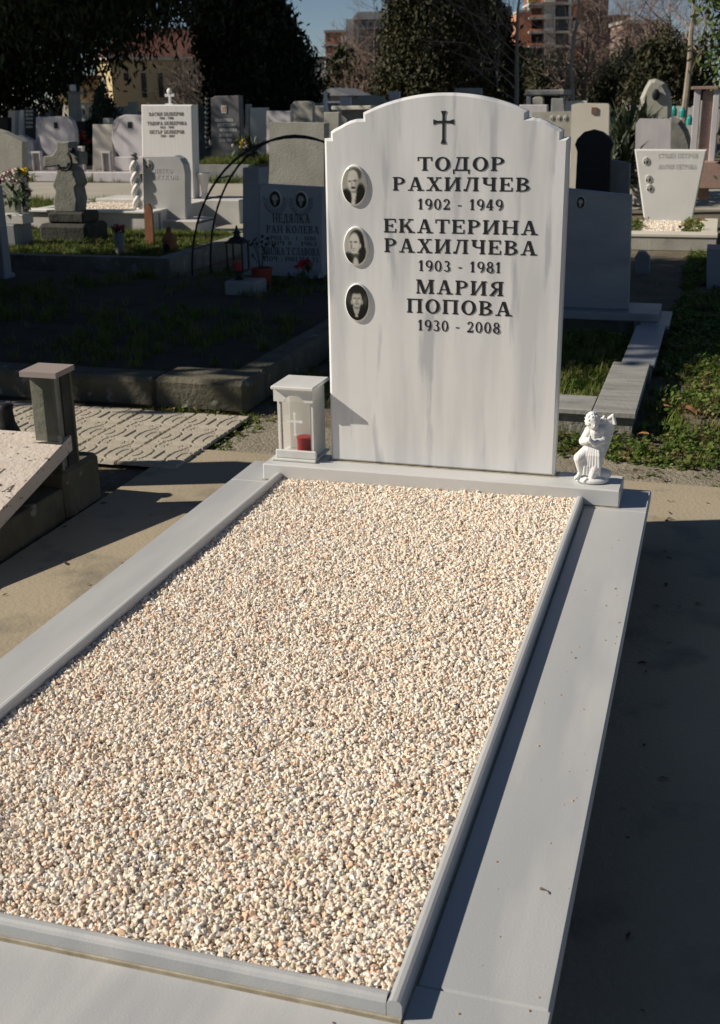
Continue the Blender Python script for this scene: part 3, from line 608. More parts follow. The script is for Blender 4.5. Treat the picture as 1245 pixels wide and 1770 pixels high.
# ================================================================ ANGEL FIGURINE
def figurine():
    bp = onz(1029, 833, 0); bx_, by_ = float(bp[0])+.0, float(bp[1])+.035
    K = 1/5050.0
    def P(xz, yz, dy=0.0): return Vector(((xz-520)*K, dy, (1462-yz)*K))
    sp = []      # capsules: (a, b, ra, rb)
    def cap(a, b, ra, rb): sp.append((a, b, ra, rb))
    b = MB()
    def capsule(a, c_, ra, rc):
        n = 7
        for i in range(n+1):
            t = i/n; q = a.lerp(c_, t); r = ra+(rc-ra)*t; b.ell(q, (r, r, r), 12, 8)
    # rocky base
    b.lathe([(.058, 0), (.068, .004), (.068, .012), (.060, .018), (.03, .022), (.002, .023)], (0, 0, 0), 28, 1, .72)
    b.ell(P(700, 1330, .015), (.042, .030, .022)); b.ell(P(640, 1390, .0), (.035, .03, .012))
    # torso, neck, head
    capsule(P(560, 830, .010), P(545, 520, .002), .031, .029)
    capsule(P(430, 505, -.002), P(675, 500, .006), .020, .022)
    capsule(P(530, 470, -.004), P(500, 380, -.012), .015, .013)
    b.ell(P(488, 290, -.014), (.0265, .027, .030), 18, 12, Matrix.Rotation(.35, 3, 'Y')); b.ell(P(520, 330, -.026), (.019, .016, .022), 14, 10)
    # hair curls
    rn = random.Random(3)
    for i in range(90):
        th = rn.uniform(0, 2*math.pi); ph = rn.uniform(-.5, 1.5)
        d = Vector((math.cos(th)*math.cos(ph), math.sin(th)*math.cos(ph), math.sin(ph)))
        if d.y < -.2 and d.x > -.25 and d.z < .45: continue
        q = P(484, 282, -.013)+Vector((d.x*.0262, d.y*.0262, d.z*.029)); b.ell(q, (.0055, .0055, .0045), 8, 6)
    # face: nose, cheeks, chin, lips
    b.ell(P(548, 345, -.041), (.0032, .005, .0045)); b.ell(P(530, 385, -.036), (.007, .006, .0045)); b.ell(P(545, 368, -.040), (.0055, .003, .0015)); b.ell(P(575, 350, -.034), (.006, .006, .006)); b.ell(P(510, 355, -.036), (.006, .006, .006))
    # arms: image-left arm and image-right arm, hands together in prayer
    capsule(P(425, 500, -.002), P(318, 690, -.012), .018, .0155); capsule(P(318, 690, -.012), P(430, 640, -.036), .0145, .011); capsule(P(430, 640, -.036), P(462, 600, -.042), .0105, .009)
    capsule(P(690, 500, .006), P(715, 655, -.006), .019, .016); capsule(P(715, 655, -.006), P(560, 695, -.034), .015, .0115); capsule(P(560, 695, -.034), P(488, 640, -.042), .0105, .009)
    for dx, dy in ((-9, 0), (9, .001)):
        for k in range(4):
            capsule(P(470+dx, 612, -.044+k*.0042), P(462+dx*.6, 520+abs(k-1.3)*10, -.049+k*.0042), .0032, .0026)
        capsule(P(470+dx, 620, -.049), P(468+dx, 570, -.054), .0032, .0026)
    # hips and legs under drapery
    b.ell(P(545, 830, .010), (.040, .032, .030)); 
    capsule(P(480, 850, .002), P(268, 990, -.030), .028, .021); capsule(P(262, 990, -.030), P(305, 1270, -.018), .020, .0105); capsule(P(305, 1290, -.016), P(250, 1375, -.034), .010, .0075)
    capsule(P(250, 1370, -.034), P(215, 1385, -.042), .007, .004)
    capsule(P(620, 860, .010), P(590, 1180, -.020), .032, .024); capsule(P(590, 1180, -.020), P(545, 1330, -.026), .022, .015); capsule(P(560, 1320, -.018), P(800, 1340, .030), .017, .012)
    capsule(P(440, 1370, -.040), P(400, 1400, -.046), .007, .005)
    # drapery folds
    for k, (xa, xm, xb) in enumerate(((440, 420, 380), (478, 468, 440), (512, 505, 500), (548, 552, 560), (590, 606, 625), (628, 655, 690))):
        capsule(P(xa, 775, -.018), P(xm, 930, -.030), .0085, .0095); capsule(P(xm, 930, -.030), P((xm+xb)/2, 1120, -.033), .0095, .008); capsule(P((xm+xb)/2, 1120, -.033), P(xb, 1300, -.026), .008, .005)
    capsule(P(420, 775, -.010), P(670, 785, -.006), .017, .018); capsule(P(380, 830, -.008), P(285, 1040, -.026), .013, .008); capsule(P(340, 870, -.020), P(350, 1200, -.022), .013, .008)
    # wings: thick curved blades with feather ridges
    for sgn in (1, -1):
        oy = .026 if sgn > 0 else .034
        root = P(640 if sgn > 0 else 500, 560, oy)
        ctl = [(730, 340), (790, 270), (835, 245), (865, 300), (880, 400), (877, 520), (850, 640), (815, 760), (775, 880), (740, 960), (705, 980), (690, 850)]
        for j in range(34):
            t = j/33*(len(ctl)-1); a_ = min(int(t), len(ctl)-2); fr_ = t-a_
            xa = ctl[a_][0]*(1-fr_)+ctl[a_+1][0]*fr_; ya = ctl[a_][1]*(1-fr_)+ctl[a_+1][1]*fr_
            if sgn < 0: xa = 520-(xa-560)*.35+40
            q = P(xa, ya, oy+.004*sgn); capsule(root.lerp(q, .2), q, .008, .0042+.0012*(j % 2))
        if sgn > 0:
            for xx, yy_ in ((650, 300), (690, 262), (720, 300), (700, 360), (740, 380), (780, 400)): capsule(P(600, 470, .022), P(xx, yy_, .026), .010, .007)
            capsule(P(730, 325, oy+.004), P(862, 222, oy), .0065, .0075); capsule(P(862, 222, oy), P(915, 370, oy), .0075, .0065)
    me = bpy.data.meshes.new('fig'); me.from_pydata([(v[0]*.74, v[1]*.80, v[2]*.80) for v in b.v], [], b.f); o = bpy.data.objects.new('angel_figurine', me); COL.objects.link(o)
    md = o.modifiers.new('r', 'REMESH'); md.mode = 'VOXEL'; md.voxel_size = .0013
    sm = o.modifiers.new('s', 'SMOOTH'); sm.iterations = 2; sm.factor = .5
    dg_ = bpy.context.evaluated_depsgraph_get(); me2 = bpy.data.meshes.new_from_object(o.evaluated_get(dg_)); o.modifiers.clear(); o.data = me2
    me2.materials.clear(); me2.materials.append(M_FIG); me2.shade_smooth()
    o.location = (bx_-.012, by_-.03, 0.0008)
    return tag(o, 'small white plaster angel kneeling in prayer on the right end of the marble plinth', 'figurine')
figurine()
# ================================================================ LEFT NEIGHBOUR: sloping slab, block, glazed stone lantern
nb = thing('sloping_grave', (-1.6, -.3, -.25), 'old concrete grave with a tilted pitted cream inscription slab left of the marble grave', 'grave')
XR = -1.27
pB = onx(125.5, 894, XR); pC = onx(179, 857, XR)
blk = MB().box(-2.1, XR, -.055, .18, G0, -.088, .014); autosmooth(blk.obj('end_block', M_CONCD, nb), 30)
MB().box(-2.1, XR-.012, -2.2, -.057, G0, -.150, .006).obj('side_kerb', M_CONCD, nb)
a = onx(123, 752, XR); b_ = onx(0, 883, XR); sl = (a[2]-b_[2])/(a[1]-b_[1])
y0, y1 = -1.6, a[1]; z1 = a[2]; z0 = z1-sl*(y1-y0); th = .052
b = MB(); X0 = -2.05
b.add([(X0, y0, z0-th), (XR, y0, z0-th), (XR, y1, z1-th), (X0, y1, z1-th), (X0, y0, z0), (XR, y0, z0), (XR, y1, z1), (X0, y1, z1)], [(3,2,1,0),(4,5,6,7),(0,1,5,4),(1,2,6,5),(2,3,7,6),(3,0,4,7)])
b.obj('inscription_slab', M_TRAV, nb)
# engraved words lie on the sloping face
def on_slope(s, x1, yb, h, k=1.0):
    mb = MB(); w_ = sum(GL[c][0]*h*.8 for c in s)+.02*len(s); x = x1-w_
    for c in s:
        wd, polys = GL[c]
        for i, q in enumerate(polys):
            V = []
            for dz in (.0004, .0009+.00004*i):
                for px, pz in q:
                    yy = yb+pz*h; V.append((x+px*h*.8+pz*h*.12, yy, z1-sl*(y1-yy)+dz))
            n = len(q); mb.add(V, [tuple(range(n)), tuple(range(n, 2*n))]+[(i_, (i_+1) % n, n+(i_+1) % n, n+i_) for i_ in range(n)])
        x += wd*h*.8+.02
    mb.obj('lettering', mat('worn_black_paint', (.09, .08, .07), .8), nb)['kind'] = 'stuff'
q1 = None
for (u, v, s, h) in ((28, 852, 'ОВА', .040), (8, 822, 'Н', .036)):
    # where this pixel meets the slope
    d = ray(u, v); t = (z1-sl*y1+sl*CAM[1]-CAM[2])/(d[2]-sl*d[1]); p = CAM+t*d
    on_slope(s, p[0], p[1], h)
# glazed lantern standing on the block
gl = thing('glass_lantern', (-1.4, .05, -.088), 'tall narrow glazed stone lantern box standing behind the tilted cream slab', 'grave lantern')
rt = onx(95.5, 645.5, -1.262); rb = onx(128, 630, -1.262)
zr = float((rt[2]+rb[2])/2); yf, yb_ = float(rt[1]), float(rb[1]); xl = float(ony(33, 644, yf)[0])
b = MB(); e = .018
b.add([(xl, yf, rt[2]-e), (-1.262, yf, rt[2]-e), (-1.262, yb_, rb[2]-e), (xl, yb_, rb[2]-e), (xl, yf, rt[2]), (-1.262, yf, rt[2]), (-1.262, yb_, rb[2]), (xl, yb_, rb[2])], [(3,2,1,0),(4,5,6,7),(0,1,5,4),(1,2,6,5),(2,3,7,6),(3,0,4,7)])
b.obj('roof_slab', mat('pinkish_stone', (.31, .255, .23), .8, var=(.30, .25, .23), scale=30), gl)
zt_ = min(rt[2], rb[2])-e-.001
b = MB(); b.box(xl+.02, -1.287, yf+.025, yf+.06, -.087, zt_); b.obj('front_stone', mat('greenish_stone', (.23, .225, .185), .7, var=(.15, .15, .12), scale=9, bump=.3), gl); b = MB(); b.box(xl+.02, -1.30, yb_-.03, yb_-.012, -.087, zt_); b.obj('back_panel', M_CONCD, gl)
b = MB(); b.box(-1.286, -1.2755, yf+.01, yf+.024, -.087, zt_); b.obj('frame', M_CONC, gl)
b = MB(); b.box(-1.292, -1.2755, yb_-.0115, yb_, -.087, zt_); b.obj('frame', M_CONCD, gl); b = MB(); b.box(-1.290, -1.281, yf+.0605, yb_-.0125, -.087, zt_); b.obj('side_panel', mat('mossy_stone_and_interior_shade', (.06, .06, .05), .95, var=(.03, .03, .025), scale=8, bump=.8, bscale=30), gl)  # side panel's dark colour stands in for the unlit interior behind the glass
b = MB(); b.add([(xl+.015, yf+.008, -.087), (-1.2755, yf+.008, -.087), (-1.2755, yf+.008, zt_), (xl+.015, yf+.008, zt_)], [(0, 1, 2, 3)]); b.obj('glass_pane', M_GLASS, gl)
# the neighbour's own headstone, outside the frame: its shade falls on the pad
hs = thing('neighbour_headstone', (-2.05, .14, G0), 'grey headstone at the left edge behind the tilted cream slab', 'headstone')
MB().box(-2.45, -1.78, .10, .17, G0, .78, .01).obj('slab', M_GREYST, hs)
vs = MB().lathe([(.055, 0), (.06, .01), (.05, .05), (.034, .12), (.03, .16), (.045, .19), (.03, .2)], (0, 0, 0), 16)
p = onx(5, 748, -1.52); o = MB(); o.lathe([(.05, 0), (.062, .02), (.05, .07), (.03, .12), (.026, .16), (.03, .18), (.002, .185)], (p[0]-.03, .06, -.087), 18)
tag(o.obj('dark_urn', M_DARKST, loc=(p[0]-.03, .06, -.087), smooth=True), 'dark rounded urn at the left edge behind the cream slab', 'urn')

# ================================================================ RELIEF PAVING TILES
def tile_mesh():
    N = 52; S = .252; V = []; F = []
    for j in range(N+1):
        for i in range(N+1):
            x, y = i/N, j/N; hgt = 0
            # concentric rounded rings about the middle of the left and right edges, broken by bands
            best = 9
            for cx, cy, ax, ay in ((0, .5, .44, .46), (1, .5, .44, .46), (.5, 0, .36, .26), (.5, 1, .36, .26)):
                d = ((abs(x-cx)/ax)**3+(abs(y-cy)/ay)**3)**(1/3); best = min(best, d)
            r_ = best*2.75; fr_ = r_-math.floor(r_)
            gq = 1 if (fr_ < .17 and r_ > .9 and r_ < 3.3) else 0
            ed = min(x, y, 1-x, 1-y)
            if abs(x-.5) < .012 and abs(y-.5) < .2: gq = 1
            if ed < .012: gq = 0
            z = -.0055*gq-(.012 if ed < 1e-6 else 0)+.0006*noise.noise(Vector((x*20, y*20, 0)))
            V.append((x*S, y*S, z))
    for j in range(N):
        for i in range(N):
            k = j*(N+1)+i; F.append((k, k+1, k+N+2, k+N+1))
    me = bpy.data.meshes.new('paving_tile'); me.from_pydata(V, [], F); me.materials.append(M_TILE); return me
tm = tile_mesh()
pv = thing('tile_paving', (-1.15, .53, -.25), 'path of square concrete tiles with curved relief grooves behind the left grave', 'tiled path')
rn = random.Random(2)
for i in range(9):
    for j in range(-1, 4):
        x = -1.40-.2585*i; y = .532+.2585*j-(.0 if i else 0)
        if j == 3 : y1_ = y+.12
        if j == -1 and i < 4: continue
        if y+.25 > 1.42 : continue
        o = bpy.data.objects.new('paving_tile', tm); COL.objects.link(o); o.parent = pv
        o.location = Vector((x, y, -.240+rn.uniform(-.002, .002)))-Vector(pv.location); o.rotation_euler = (rn.gauss(0, .004), rn.gauss(0, .004), rn.gauss(0, .004))
        if (i+j) % 2: o.scale = (1, 1, 1)
tufts('joint_weeds', [(-1.16, .75), (-1.08, .75), (-1.05, 1.4), (-1.7, 1.42), (-1.7, 1.36), (-1.18, 1.36)], 80, .028, WEEDC, G0, 'low green weeds growing along the edge of the relief tiles', 'weeds')

# ================================================================ OLD KERBED PLOT (shaded) with the twin-portrait stone
def kerb_obj(name, parts_, m, label, cat='kerb', bev=.008, group=None):
    xs = [p[0] for p in parts_]; t = thing(name, (parts_[0][0], parts_[0][2], G0), label, cat, group)
    for p in parts_:
        o = MB().box(*p, bev).obj('kerb_stone', m, t)
    return t
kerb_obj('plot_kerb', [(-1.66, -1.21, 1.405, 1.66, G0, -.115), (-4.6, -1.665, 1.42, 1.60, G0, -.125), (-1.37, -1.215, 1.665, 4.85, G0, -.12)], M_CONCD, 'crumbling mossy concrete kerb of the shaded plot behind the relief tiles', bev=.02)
soil = MB().box(-4.6, -1.375, 1.605, 4.8, G0, -.165); tag(soil.obj('plot_soil', mat('shade_darkened_soil', (.075, .06, .04), .95, var=(.045, .04, .025), scale=5, bump=1, bscale=60)), kind='structure')  # soil colour darkened to carry the deep shade of this plot
def S(name, outline, y, th, m, label, cat='headstone', ch=.0, group=None, zbot=None, parent=None, part=None):
    """standing slab: outline in photo pixels laid on the plane y"""
    pts = [(float(ony(u, v, y)[0]), float(ony(u, v, y)[2])) for u, v in outline]
    if zbot is not None:
        pts = [(x, z) for x, z in pts]
        lo = sorted(range(len(pts)), key=lambda i: pts[i][1])[:2]
        for i in lo: pts[i] = (pts[i][0], zbot)
    b = MB().prism(pts, y, y+th, ch)
    if parent is not None:
        return b.obj(part or name, m, parent)
    cx = sum(p[0] for p in pts)/len(pts)
    o = b.obj(name, m, loc=(cx, y, min(p[1] for p in pts)))
    return tag(o, label, cat, group)
def SL(name, y, u, v, label, cat='headstone', group=None):
    p = ony(u, v, y); return thing(name, (float(p[0]), y, float(p[2])), label, cat, group)
YK = 4.95
kol = SL('twin_portrait_headstone', YK, 505, 498, 'shaded grey headstone with two oval portraits above the name КОЛЕВА', 'headstone')
S('slab', [(449, 498), (557, 504), (557, 325), (449, 319)], YK, .12, mat('weathered_marble', (.42, .44, .45), .7, var=(.33, .35, .36), scale=4), None, zbot=-.17, parent=kol)
S('side_pillar', [(421, 493), (448, 495), (447, 291), (420, 290)], YK-.02, .20, mat('weathered_marble2', (.36, .38, .39), .7, var=(.26, .28, .29), scale=4), None, zbot=-.17, parent=kol)
MLET = mat('dark_lettering', (.06, .06, .06), .7)
def tl(s, ua, ub, vb, hpx, y, m, par, depth=.002, slant=0):
    a = ony(ua, vb, y); b = ony(ub, vb, y); hh = float(ony((ua+ub)/2, vb-hpx, y)[2]-ony((ua+ub)/2, vb, y)[2])
    text_line(s, float(a[0]), float(b[0]), float((a[2]+b[2])/2), hh, y-.0003, m, par, depth=depth, name='lettering', single=True)
tl('НЕДЯЛКА', 472, 536, 385, 15, YK, MLET, kol); tl('РАН КОЛЕВА', 461, 552, 403, 13, YK, MLET, kol); tl('РОД 15 - 1 - 1880', 468, 546, 415, 7, YK, MLET, kol)
tl('ПОЧ 8 - 1963', 464, 548, 424, 7, YK, MLET, kol); tl('МИЛКА Т СЛАВОВА'.replace('Л', 'Л'), 456, 553, 441, 13, YK, MLET, kol); tl('ПОЧ - 1981 НА 72', 457, 551, 452, 8, YK, MLET, kol)
for u, v in ((476, 344), (521, 346)):
    medallion(u, v, .047, .062, 2, kol, y=YK, dome=.012)
    p = ony(u, v, YK)
    # carved leaf garland round the oval
    b = MB()
    for k in range(15):
        a_ = R(175+190*k/14); b.ell((p[0]+.078*math.cos(a_), YK-.003, p[2]+.092*math.sin(a_)), (.018, .009, .011), 8, 6, Matrix.Rotation(-a_, 3, 'Y'))
    b.obj('carved_garland', mat('weathered_marble2'), kol, smooth=True)
# tall beige stone behind
S('beige_headstone', [(464, 420), (560, 420), (560, 213), (466, 211)], 7.4, .16, M_LIME, 'tall plain beige headstone rising behind the two-portrait headstone', zbot=G0)
bs = [o for o in bpy.data.objects if o.name == 'beige_headstone'][0]
S('capstone', [(463, 232), (562, 233), (562, 214), (464, 211)], 7.385, .19, M_LIME, None, parent=bs) if False else None
# wrought iron arch over the shaded plot
ar = thing('iron_arch', (-2.6, 5.5, G0), 'thin black iron double hoop arching over the shaded plot', 'garden arch')
for yy, du in ((5.35, 0), (5.72, 0)):
    pts = []
    xm_ = float(ony(512, 300, yy)[0]); xl_ = float(ony(332, 465, yy)[0]) if yy < 5.5 else xl_; xr_ = 2*xm_-xl_; zt2 = float(ony(500, 236, 5.5)[2])
    for i in range(33):
        t = math.pi*i/32; x = (xl_+xr_)/2-(xr_-xl_)/2*math.cos(t); z = G0+(zt2-G0)*math.sin(t)**.95; pts.append((x, yy, z))
    MB().tube(pts, .009, 6).obj('hoop', M_IRON, ar)
    if yy < 5.5: pA = pts
    else: pB_ = pts
for i in (2, 4, 6, 8, 11, 14, 18, 21, 24, 28): MB().tube([pA[i], pB_[i]], .006, 6).obj('rung', M_IRON, ar)
# dark iron lantern on its block
def bxp(u0, u1, v0, v1, y, dep): # box from pixels
    a = ony(u0, (v0+v1)/2, y); b = ony(u1, (v0+v1)/2, y); return float(a[0]), float(b[0]), y, y+dep, float(ony((u0+u1)/2, v1, y)[2]), float(ony((u0+u1)/2, v0, y)[2])
Y = 4.0
x0, x1, _, _, z0, z1 = bxp(388, 442, 487, 524, Y, 0)
o = MB().box(x0, x1, Y, Y+.22, G0+.06, z1, .012).obj('stone_block', M_GREYST, loc=(x0, Y, z0)); tag(o, 'pale grey stone block carrying the black iron lantern', 'block')
il = thing('iron_lantern', ((x0+x1)/2, Y+.1, z1), 'black iron lantern with red candle standing on a pale block', 'lantern')
xc = float(ony(413, 480, Y+.1)[0]); yc = Y+.1; zz = z1; hw = .055
MB().lathe([(.035, 0), (.03, .006), (.012, .02), (.012, .045), (.03, .05)], (xc, yc, zz+.0005), 12).obj('foot', M_IRON, il)
zb_, zt_ = zz+.052, float(ony(413, 420, yc)[2])
MB().box(xc-hw, xc+hw, yc-hw, yc+hw, zb_, zb_+.01).obj('floor_plate', M_IRON, il)
for sx in (-1, 1):
    for sy in (-1, 1): MB().box(xc+sx*hw-.005, xc+sx*hw+.005, yc+sy*hw-.005, yc+sy*hw+.005, zb_+.011, zt_).obj('post', M_IRON, il)
MB().box(xc-hw-.01, xc+hw+.01, yc-hw-.01, yc+hw+.01, zt_+.001, zt_+.012).obj('roof_plate', M_IRON, il)
MB().lathe([(.07, 0), (.05, .02), (.025, .03), (.02, .05), (.03, .056), (.012, .07), (.006, .10), (.001, .105)], (xc, yc, zt_+.0125), 12).obj('finial', M_IRON, il)
tag(MB().lathe([(.028, 0), (.03, .05), (.027, .06), (.002, .062)], (xc, yc, zb_+.011), 14).obj('candle', M_RED, loc=(xc, yc, zb_+.011)), 'red candle glass inside the black iron lantern', 'candle')
# flower pots by the twin portrait stone
def bouquet(name, base, h, spread, cols, n, label, leafm=None, blossom=.022, seed=1, cat='flowers', parent_pot=None, drop=0):
    rn = random.Random(seed); t = thing(name, base, label, cat)
    lb = MB(); sb = MB()
    for i in range(n*3):
        a = rn.uniform(0, 6.28); q = rn.random()**.5; x = base[0]+spread*q*math.cos(a); y = base[1]+spread*q*math.sin(a); z = base[2]+h*rn.uniform(.35-drop, .95)
        d = Vector((rn.gauss(0, 1), rn.gauss(0, 1), rn.gauss(.4, .7))).normalized(); s_ = blossom*rn.uniform(.9, 1.8); c = Vector((x, y, z)); e_ = d.cross(Vector((.2, .1, 1))).normalized()
        lb.add([c-d*s_, c+e_*s_*.35, c+d*s_, c-e_*s_*.35], [(0, 1, 2, 3)])
        if i % 3 == 0: sb.tube([base, ((base[0]+x)/2, (base[1]+y)/2, base[2]+(z-base[2])*.6), (x, y, z)], .0025, 4)
    lb.obj('leaf', leafm or M_LEAFP, t, fix=False); sb.obj('stem', leafm or M_LEAFP, t)
    for i in range(n):
        a = rn.uniform(0, 6.28); q = rn.random()**.5; x = base[0]+spread*q*math.cos(a); y = base[1]+spread*q*math.sin(a); z = base[2]+h*(1-.35*q*q)+rn.uniform(-.02, .02)*h
        b = MB()
        for k in range(9):
            aa = k*.7; rr = blossom*(.55 if k % 2 else .9); tz = .3+.5*(k % 3)/2
            c = Vector((x, y, z)); d = Vector((math.cos(aa), math.sin(aa), tz)).normalized(); e_ = d.cross(Vector((0, 0, 1))).normalized()
            b.add([c, c+d*rr*.6+e_*rr*.4, c+d*rr*1.1, c+d*rr*.6-e_*rr*.4], [(0, 1, 2, 3)])
        b.ell((x, y, z), (blossom*.5, blossom*.5, blossom*.45), 7, 5)
        b.obj('blossom', cols[i % len(cols)], t, fix=False)
    return t
M_LEAFP = mat('bouquet_green', (.05, .09, .03), .6, var=(.08, .13, .05), scale=30)
F_RED = mat('red_petals', (.50, .02, .04), .6); F_PINKR = mat('crimson_petals', (.55, .05, .12), .6); F_YEL = mat('yellow_petals', (.78, .58, .02), .6); F_WHT = mat('white_petals', (.75, .68, .62), .6); F_LIL = mat('lilac_petals', (.55, .48, .66), .6); F_MAG = mat('magenta_petals', (.38, .04, .14), .6)
F_ORG = mat('orange_petals', (.60, .14, .06), .6)
Y = 4.3; p0 = ony(455, 530, Y); x_ = float(p0[0])
tag(MB().lathe([(.05, 0), (.055, .004), (.075, .13), (.078, .135), (.078, .15), (.07, .15), (.066, .12), (.001, .118)], (x_, Y, G0+.1), 18).obj('flower_pot', mat('red_plastic_pot', (.30, .05, .03), .5), loc=(x_, Y, G0+.1)), 'dull red flower pot in the shade before the two-portrait headstone', 'pot')
bouquet('withered_plant', (x_, Y, G0+.22), .26, .09, [mat('withered_flowers', (.05, .04, .03), .8)], 6, 'dark withered plant standing in the dull red pot', mat('withered_leaves', (.03, .035, .015), .8), seed=4, cat='plant')
p0 = ony(528, 520, 4.5); bouquet('poinsettia', (float(p0[0]), 4.5, -.165), .17, .07, [F_RED], 9, 'red flowers in the shade at the foot of the two-portrait headstone', seed=5, blossom=.03)
p0 = ony(505, 520, 4.55); bouquet('lilac_flowers', (float(p0[0]), 4.55, -.165), .09, .05, [F_LIL], 6, 'pale lilac flowers left of the red flowers in the shade', seed=6)
p0 = ony(549, 520, 4.55); bouquet('lilac_flowers', (float(p0[0]), 4.55, -.165), .08, .04, [F_LIL], 5, 'pale lilac flowers right of the red flowers, beside the marble headstone edge', seed=7)

# ================================================================ RIGHT: slab kerb, shaded marble stone and lawn
wk = thing('slab_kerb', (.4, 1.45, G0), 'grey stone slab kerb running back to the shaded marble headstone on the right', 'kerb')
M_WK = mat('weathered_slab', (.34, .335, .31), .8, var=(.24, .24, .22), scale=5, stretch=(1, 5, 1), var2=(.14, .14, .12), scale2=10, fac2=(.62, .72), bump=.25, bscale=60)
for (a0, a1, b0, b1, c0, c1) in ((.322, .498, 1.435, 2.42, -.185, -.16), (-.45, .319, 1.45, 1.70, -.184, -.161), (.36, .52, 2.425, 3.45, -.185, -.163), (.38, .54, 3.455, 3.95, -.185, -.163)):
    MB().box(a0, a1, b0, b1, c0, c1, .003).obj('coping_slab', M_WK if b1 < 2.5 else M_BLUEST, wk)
for (a0, a1, b0, b1) in ((.335, .485, 1.455, 2.41), (-.45, .334, 1.47, 1.60), (.375, .50, 2.41, 3.9)):
    MB().box(a0, a1, b0, b1, G0, -.186).obj('kerb_core', M_CONC, wk)
pl = MB().box(-.75, .475, 3.55, 3.93, -.184 if False else -.162, -.115, .004)
sh = thing('shaded_marble_headstone', (0, 3.6, -.16), 'shaded blue-grey veined marble headstone with a blank oval medallion right of the white one', 'headstone')
pl.obj('plinth', M_BLUEST, sh)
MB().box(-.75, .32, 3.72, 3.92, G0, -.163).obj('footing', M_CONC, sh)
YS = 3.66
o = S('slab', [(960, 545), (1086, 545), (1092, 338), (960, 324)], YS, .07, M_BLUEST, None, ch=.004, zbot=-.1145, parent=sh)
medallion(1004, 350, .026, .036, 2, sh, y=YS, dome=.008)
tufts('plot_grass', [(-.6, 1.72), (.31, 1.72), (.35, 3.5), (-.9, 3.5)], 900, .05, GRASSC, G0+.03, 'grass and weeds inside the slab kerb behind the white headstone', 'grass')
tufts('plot_weeds', [(-.6, 1.72), (.31, 1.72), (.35, 3.5), (-.9, 3.5)], 500, .045, WEEDC, G0+.02, 'leafy weeds inside the slab kerb behind the white headstone', 'weeds')
tufts('lawn_weeds', [(.52, 1.0), (1.6, 1.0), (2.4, 7.6), (.55, 7.6)], 7500, .042, WEEDC, G0, 'bright green clover and leafy weeds on the lawn right of the slab kerb', 'weeds', thin=(2.2, -.22))
tufts('lawn_grass', [(.52, 1.0), (2.2, 1.0), (2.4, 7.6), (.55, 7.6)], 1500, .05, GRASSC, G0, 'short grass growing between the lawn weeds at the right', 'grass', thin=(1.5, -.2))
tufts('path_weeds', [(.0, 1.1), (.6, 1.02), (.5, 1.43), (0, 1.43)], 160, .035, WEEDC, G0, 'small weeds between the concrete pad and the slab kerb', 'weeds')
tufts('edge_weeds', [(.5, .83), (1.8, .83), (1.8, .98), (.5, .98)], 60, .022, WEEDC, G0, 'sparse weeds along the back edge of the concrete pad', 'weeds')
tufts('left_shade_grass', [(-4.5, 1.65), (-1.4, 1.65), (-1.4, 4.7), (-5.5, 4.7)], 1300, .06, GRASSC, -.17, 'dark grass on the soil of the shaded old plot', 'grass', thin=(1.2, 0))
tufts('mid_grass', [(-1.2, 1.5), (-.5, 1.8), (-.7, 7.5), (-3, 7.5), (-3.2, 5), (-1.2, 4.9)], 1400, .06, GRASSC, G0, 'rough grass between the shaded plots behind the white headstone', 'grass')
# dry leaves
rn = random.Random(8)
def dry_leaf(u, v, s_, lab):
    p = onz(u, v, G0+.035); b = MB(); K = 9; V = []
    for i in range(K):
        t = i/(K-1); wd = math.sin(math.pi*t)**.8*.36*(1+.25*math.sin(9*t))
        for q in (-1, 0, 1): V.append((p[0]+s_*(t-.5), p[1]+s_*q*wd, p[2]+s_*(.10*abs(q)+.12*math.sin(3*t))))
    b.add(V, [(i*3+q, i*3+q+1, i*3+q+4, i*3+q+3) for i in range(K-1) for q in (0, 1)])
    me_o = b.obj('dry_leaf', M_DLEAF, loc=p, fix=False); me_o.rotation_euler = (rn.gauss(0, .2), rn.gauss(0, .2), rn.uniform(-.5, .5)); tag(me_o, lab, 'leaf')
dry_leaf(1191, 711, .075, 'largest curled brown leaf lying on the right lawn'); dry_leaf(1112, 752, .05, 'small brown leaf on the lawn just right of the angel'); dry_leaf(1150, 703, .035, 'tiny brown leaf on the lawn left of the largest leaf')
dry_leaf(1044, 655, .04, 'brown leaf in the grass left of the slab kerb')
# low dark stones by the shaded headstone
S('low_dark_stone', [(1098, 478), (1122, 478), (1123, 445), (1115, 436), (1103, 436), (1097, 445)], 6.3, .1, M_GREYST, 'low round-topped dark stone right of the shaded marble headstone', 'stone', zbot=G0)
S('right_edge_stone', [(1222, 492), (1262, 492), (1262, 432), (1222, 430)], 5.6, .3, M_BLUEST, 'shaded grey block cut by the right edge of the picture', 'stone', zbot=G0)

# ================================================================ MIDDLE GROUND LEFT
# grass plot with concrete kerb
kx = float(onz(410, 430)[0])
pk = thing('grass_plot_kerb', (-4, 6.3, G0), 'low grey concrete kerb round the sunny grass plot on the left', 'kerb')
p1, p2, p3 = onz(20, 490, G0), onz(300, 478, G0), onz(382, 418, -.2)
def wall_between(a, b, h, w_, m, par, name='kerb_stone'):
    a = Vector((a[0], a[1], 0)); b = Vector((b[0], b[1], 0)); d = (b-a).normalized(); s_ = Vector((-d.y, d.x, 0))*w_
    V = [a, b, b+s_, a+s_]; m_ = MB(); m_.add([(v.x, v.y, G0) for v in V]+[(v.x, v.y, G0+h) for v in V], [(3,2,1,0),(4,5,6,7),(0,1,5,4),(1,2,6,5),(2,3,7,6),(3,0,4,7)]); return m_.obj(name, m, par)
wall_between((-7.5, 5.35), (-3.585, 5.35), .15, .12, M_CONC, pk); wall_between((-3.44, 5.35), (-3.44, 8.0), .15, .14, M_CONC, pk)
